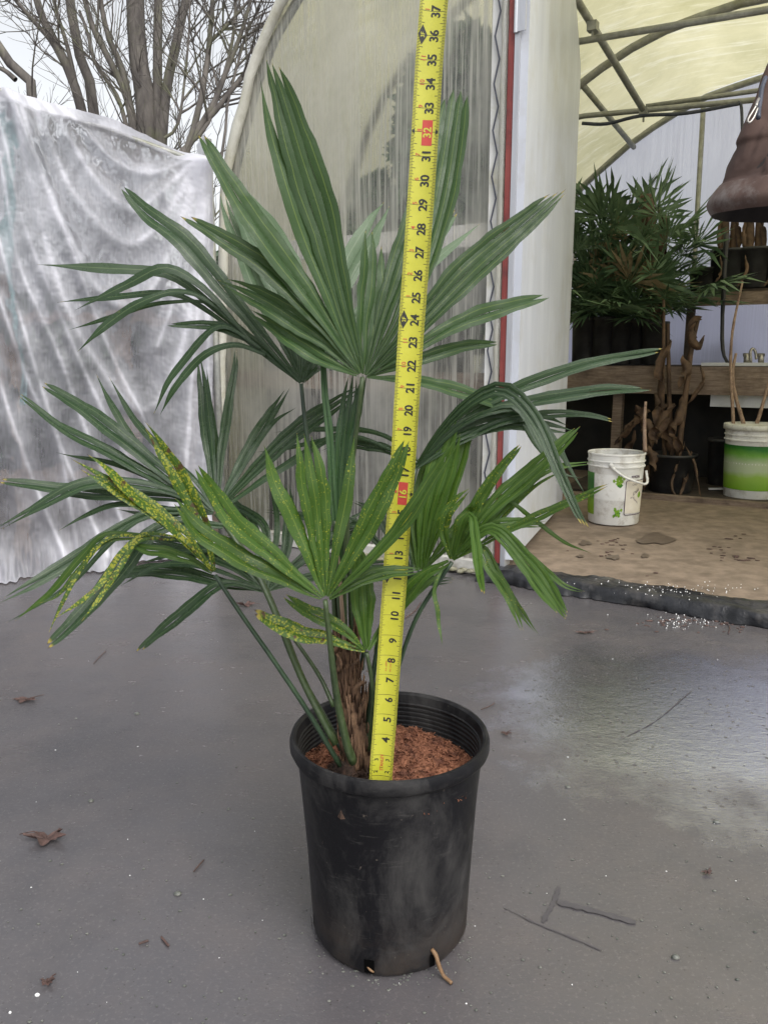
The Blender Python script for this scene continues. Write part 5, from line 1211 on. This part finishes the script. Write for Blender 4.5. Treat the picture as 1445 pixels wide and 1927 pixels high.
for i in range(4, 41):
    sx_ = .10; s = str(i)
    if i % 16 == 0:
        tquad(i-.56, i+.50, -.11, .27, 2, .00016, 6); tt(s, i-.02, .08, .30, 0, .022, .0004)
        for sg_, d_ in ((-1, .50), (1, -.50)):
            m_.add([TW(i, d_, .0004), TW(i+.11, d_+(-1 if d_ > 0 else 1)*.12, .0004), TW(i-.11, d_+(-1 if d_ > 0 else 1)*.12, .0004)], [(0, 1, 2) if d_ > 0 else (0, 2, 1)], 1)
    else: tt(s, i-(.26 if i < 10 else 0), sx_, .34, 1, .028)
    if i > 12 and i % 12: tt(str(i % 12), i+.06, -.21, .17, 2, .004)
    if i % 12 == 0:
        m_.add([TW(i-.42, -.33, .0003), TW(i, -.14, .0003), TW(i+.42, -.33, .0003), TW(i, -.47, .0003)], [(0, 1, 2, 3)], 1)
        tt('%dF' % (i//12), i, -.31, .15, 0, .012, .0005)
tt('3', 3-.22, -.24, .17, 1, .02); tt('3', 3-.22, .24, .17, 1, .02); tt('2', 2.2, -.24, .17, 1, .02); tt('2', 2.2, .24, .17, 1, .02)
tt('STANLEY', 2.65, .0, .15, 2, .012, .0003, .80)
tt('P.A. APPV.', 7.45, -.10, .07, 2, 0, .0003, 1.1); tt('HC 334 TC', 7.45, .08, .07, 2, 0, .0003, 1.1)
obj('tape_blade', m_, [M['tape_y'], M['ink'], M['ink_red']], tape_root)

# ============================================================ LITTER ON THE SLAB
def lobed_leaf(label, px, py, size, rot, seed, curl=.25, squash=1.):
    c = G(px, py, .003); m1 = MB(); n1 = 45; ring = []
    for k in range(n1):
        t = 2*math.pi*k/n1; r = size*(.55+.45*abs(math.cos(2.5*t+seed))**1.3)*(1+.12*math.sin(9*t+seed)); ring.append((r*math.cos(t+rot), r*math.sin(t+rot)*squash))
    rows = []
    for f in (0.02, .35, .7, 1.):
        rows.append([c+np.array([x*f, y*f, .0015+curl*size*(f**2)*(.5+.5*math.sin(math.atan2(y, x)*2+seed))+.0012*math.sin(x*900+y*700)]) for x, y in ring+ring[:1]])
    m1.grid(np.array(rows)); m1.tube(catmull([c+ZV*.003, c+np.array([math.cos(rot), math.sin(rot), 0])*size*.8+ZV*.006, c+np.array([math.cos(rot+.3), math.sin(rot+.3), 0])*size*1.5+ZV*.002], 8), .0009, 5)
    return tag(obj('fallen_leaf', m1, M['litter'], loc=c), label, 'fallen leaf')
lobed_leaf('curled dead maple leaf with its dark stalk near the left edge of the slab', 88, 1580, .036, 2.6, 1.0, .35, .55)
lobed_leaf('flat ragged dead leaf lying left of the pot, farther back than the curled one', 48, 1318, .030, .4, 2.2, .12, .5)
lobed_leaf('crumpled dead leaf on the slab behind the low left leaf stalk', 462, 1140, .034, .1, .3, .4, .4)
lobed_leaf('small torn leaf scrap to the right of the pot rim', 952, 1381, .013, .5, 1.9, .2, .6)
lobed_leaf('small dark rolled leaf scrap in the lower left of the slab', 90, 1850, .010, .9, 1.1, .5, .7)
lobed_leaf('long dark leaf smear on the slab below the threshold', 1100, 1191, .030, .0, 1.4, .1, .3)
lobed_leaf('tiny red-brown scrap right of the cross-shaped damp mark', 1330, 1643, .009, .6, .4, .2, .6)
def twig(label, pts, r=.0011):
    p = [G(x, y, .003) for x, y in pts]; m1 = MB(); m1.tube(catmull(p, 10), r, 5, rough=.2); tag(obj('twig', m1, M['litter'], loc=p[0]), label, 'twig')
twig('thin dark twig on the slab left of the palm stalks', [(200, 1225), (188, 1236), (177, 1248)])
twig('thin twig poking out behind the right side of the tape', [(762, 1163), (780, 1150), (792, 1133)], .0016)
twig('fine straw lying just right of the pot rim', [(905, 1335), (925, 1327), (930, 1322)])
twig('short dark twig low on the slab, left of the pot', [(262, 1776), (270, 1773), (280, 1770)], .0018)
twig('bent brown twig beside the short dark one', [(304, 1763), (310, 1770), (318, 1780)], .0016)
twig('hooked dark twig below the perlite spill', [(1365, 1172), (1372, 1180), (1370, 1192)], .0014)
twig('pale twig on the slab left of the pot foot', [(365, 1640), (375, 1628), (384, 1618)], .0012)
random.seed(5)
def pebble(px, py, r, label, white=False, grp=None):
    c = G(px, py, 0); m1 = MB(); m1.lathe([(0, 0), (r, 0), (r*1.1, r*.4), (r*.7, r*.9), (0, r)], c, 8, sx=random.uniform(.8, 1.5), sy=random.uniform(.7, 1.1), wob=.4)
    tag(obj('pebble', m1, M['perlite' if white else 'stone'], loc=c), label, 'pebble', grp)
pebble(335, 1683, .0048, 'dark glinting pebble left of the foot of the pot'); pebble(258, 1344, .0045, 'dark pebble on the slab left of the pot rim'); pebble(172, 1508, .0040, 'dark pebble above the curled maple leaf')
pebble(430, 1523, .0035, 'small grey pebble between the maple leaf and the pot'); pebble(1068, 1482, .0035, 'round black pebble right of the pot'); pebble(1347, 1548, .0045, 'dark pebble at the near edge of the puddle'); pebble(1270, 1803, .005, 'dark pebble below the end of the cross-shaped mark')
pebble(71, 1873, .0028, 'white crumb in the lower left corner of the slab', True); pebble(20, 1906, .0022, 'white crumb at the bottom left edge of the slab', True)
m_ = MB()
for k in range(620):
    px, py = random.uniform(-50, 1500), 1100+830*random.random()**.8
    q = G(px, py, .0004); r = random.choice((.0007, .0009, .0012, .0016, .0022))*random.uniform(.7, 1.1); m_.lathe([(0, 0), (r, 0), (r*.8, r*.5), (0, r*.6)], q, 5, mi=(1 if random.random() < .09 and r < .0013 else 0), sx=random.uniform(.7, 1.8))
for k in range(90):
    t_ = random.uniform(math.pi, 2*math.pi); q = PC+np.array([math.cos(t_), math.sin(t_), 0])*random.uniform(.1, .122+.02*random.random()); r = random.uniform(.0006, .0018); m_.lathe([(0, 0), (r, 0), (r*.8, r*.5), (0, r*.6)], q, 5, sx=random.uniform(.8, 2))
tag(obj('grit', m_, [M['stone'], M['perlite']]), 'fine dark and pale grit scattered over the wet slab', 'grit', kind='stuff')
m_ = MB()
for k in range(70):
    q = G(random.gauss(1330, 70), random.gauss(1172, 10), .001); r = random.uniform(.002, .006); m_.lathe([(0, 0), (r, 0), (r*.8, r*.3), (0, r*.4)], q, 6, sx=random.uniform(1, 2.5), wob=.5)
for k in range(50):
    cx_, cy_ = random.choice([(1380, 1015), (1345, 1035), (1400, 1050), (1245, 1082), (1130, 1040), (1150, 1022)]); q = G(random.gauss(cx_, 22), random.gauss(cy_, 4), .010); r = random.uniform(.003, .008); m_.lathe([(0, 0), (r, 0), (r*.8, r*.3), (0, r*.4)], q, 6, sx=random.uniform(1, 2.5), wob=.5)
tag(obj('leaf_crumbs', m_, M['litter']), 'brown leaf crumbs strewn by the threshold and over the dirt floor', 'leaf crumbs', kind='stuff')
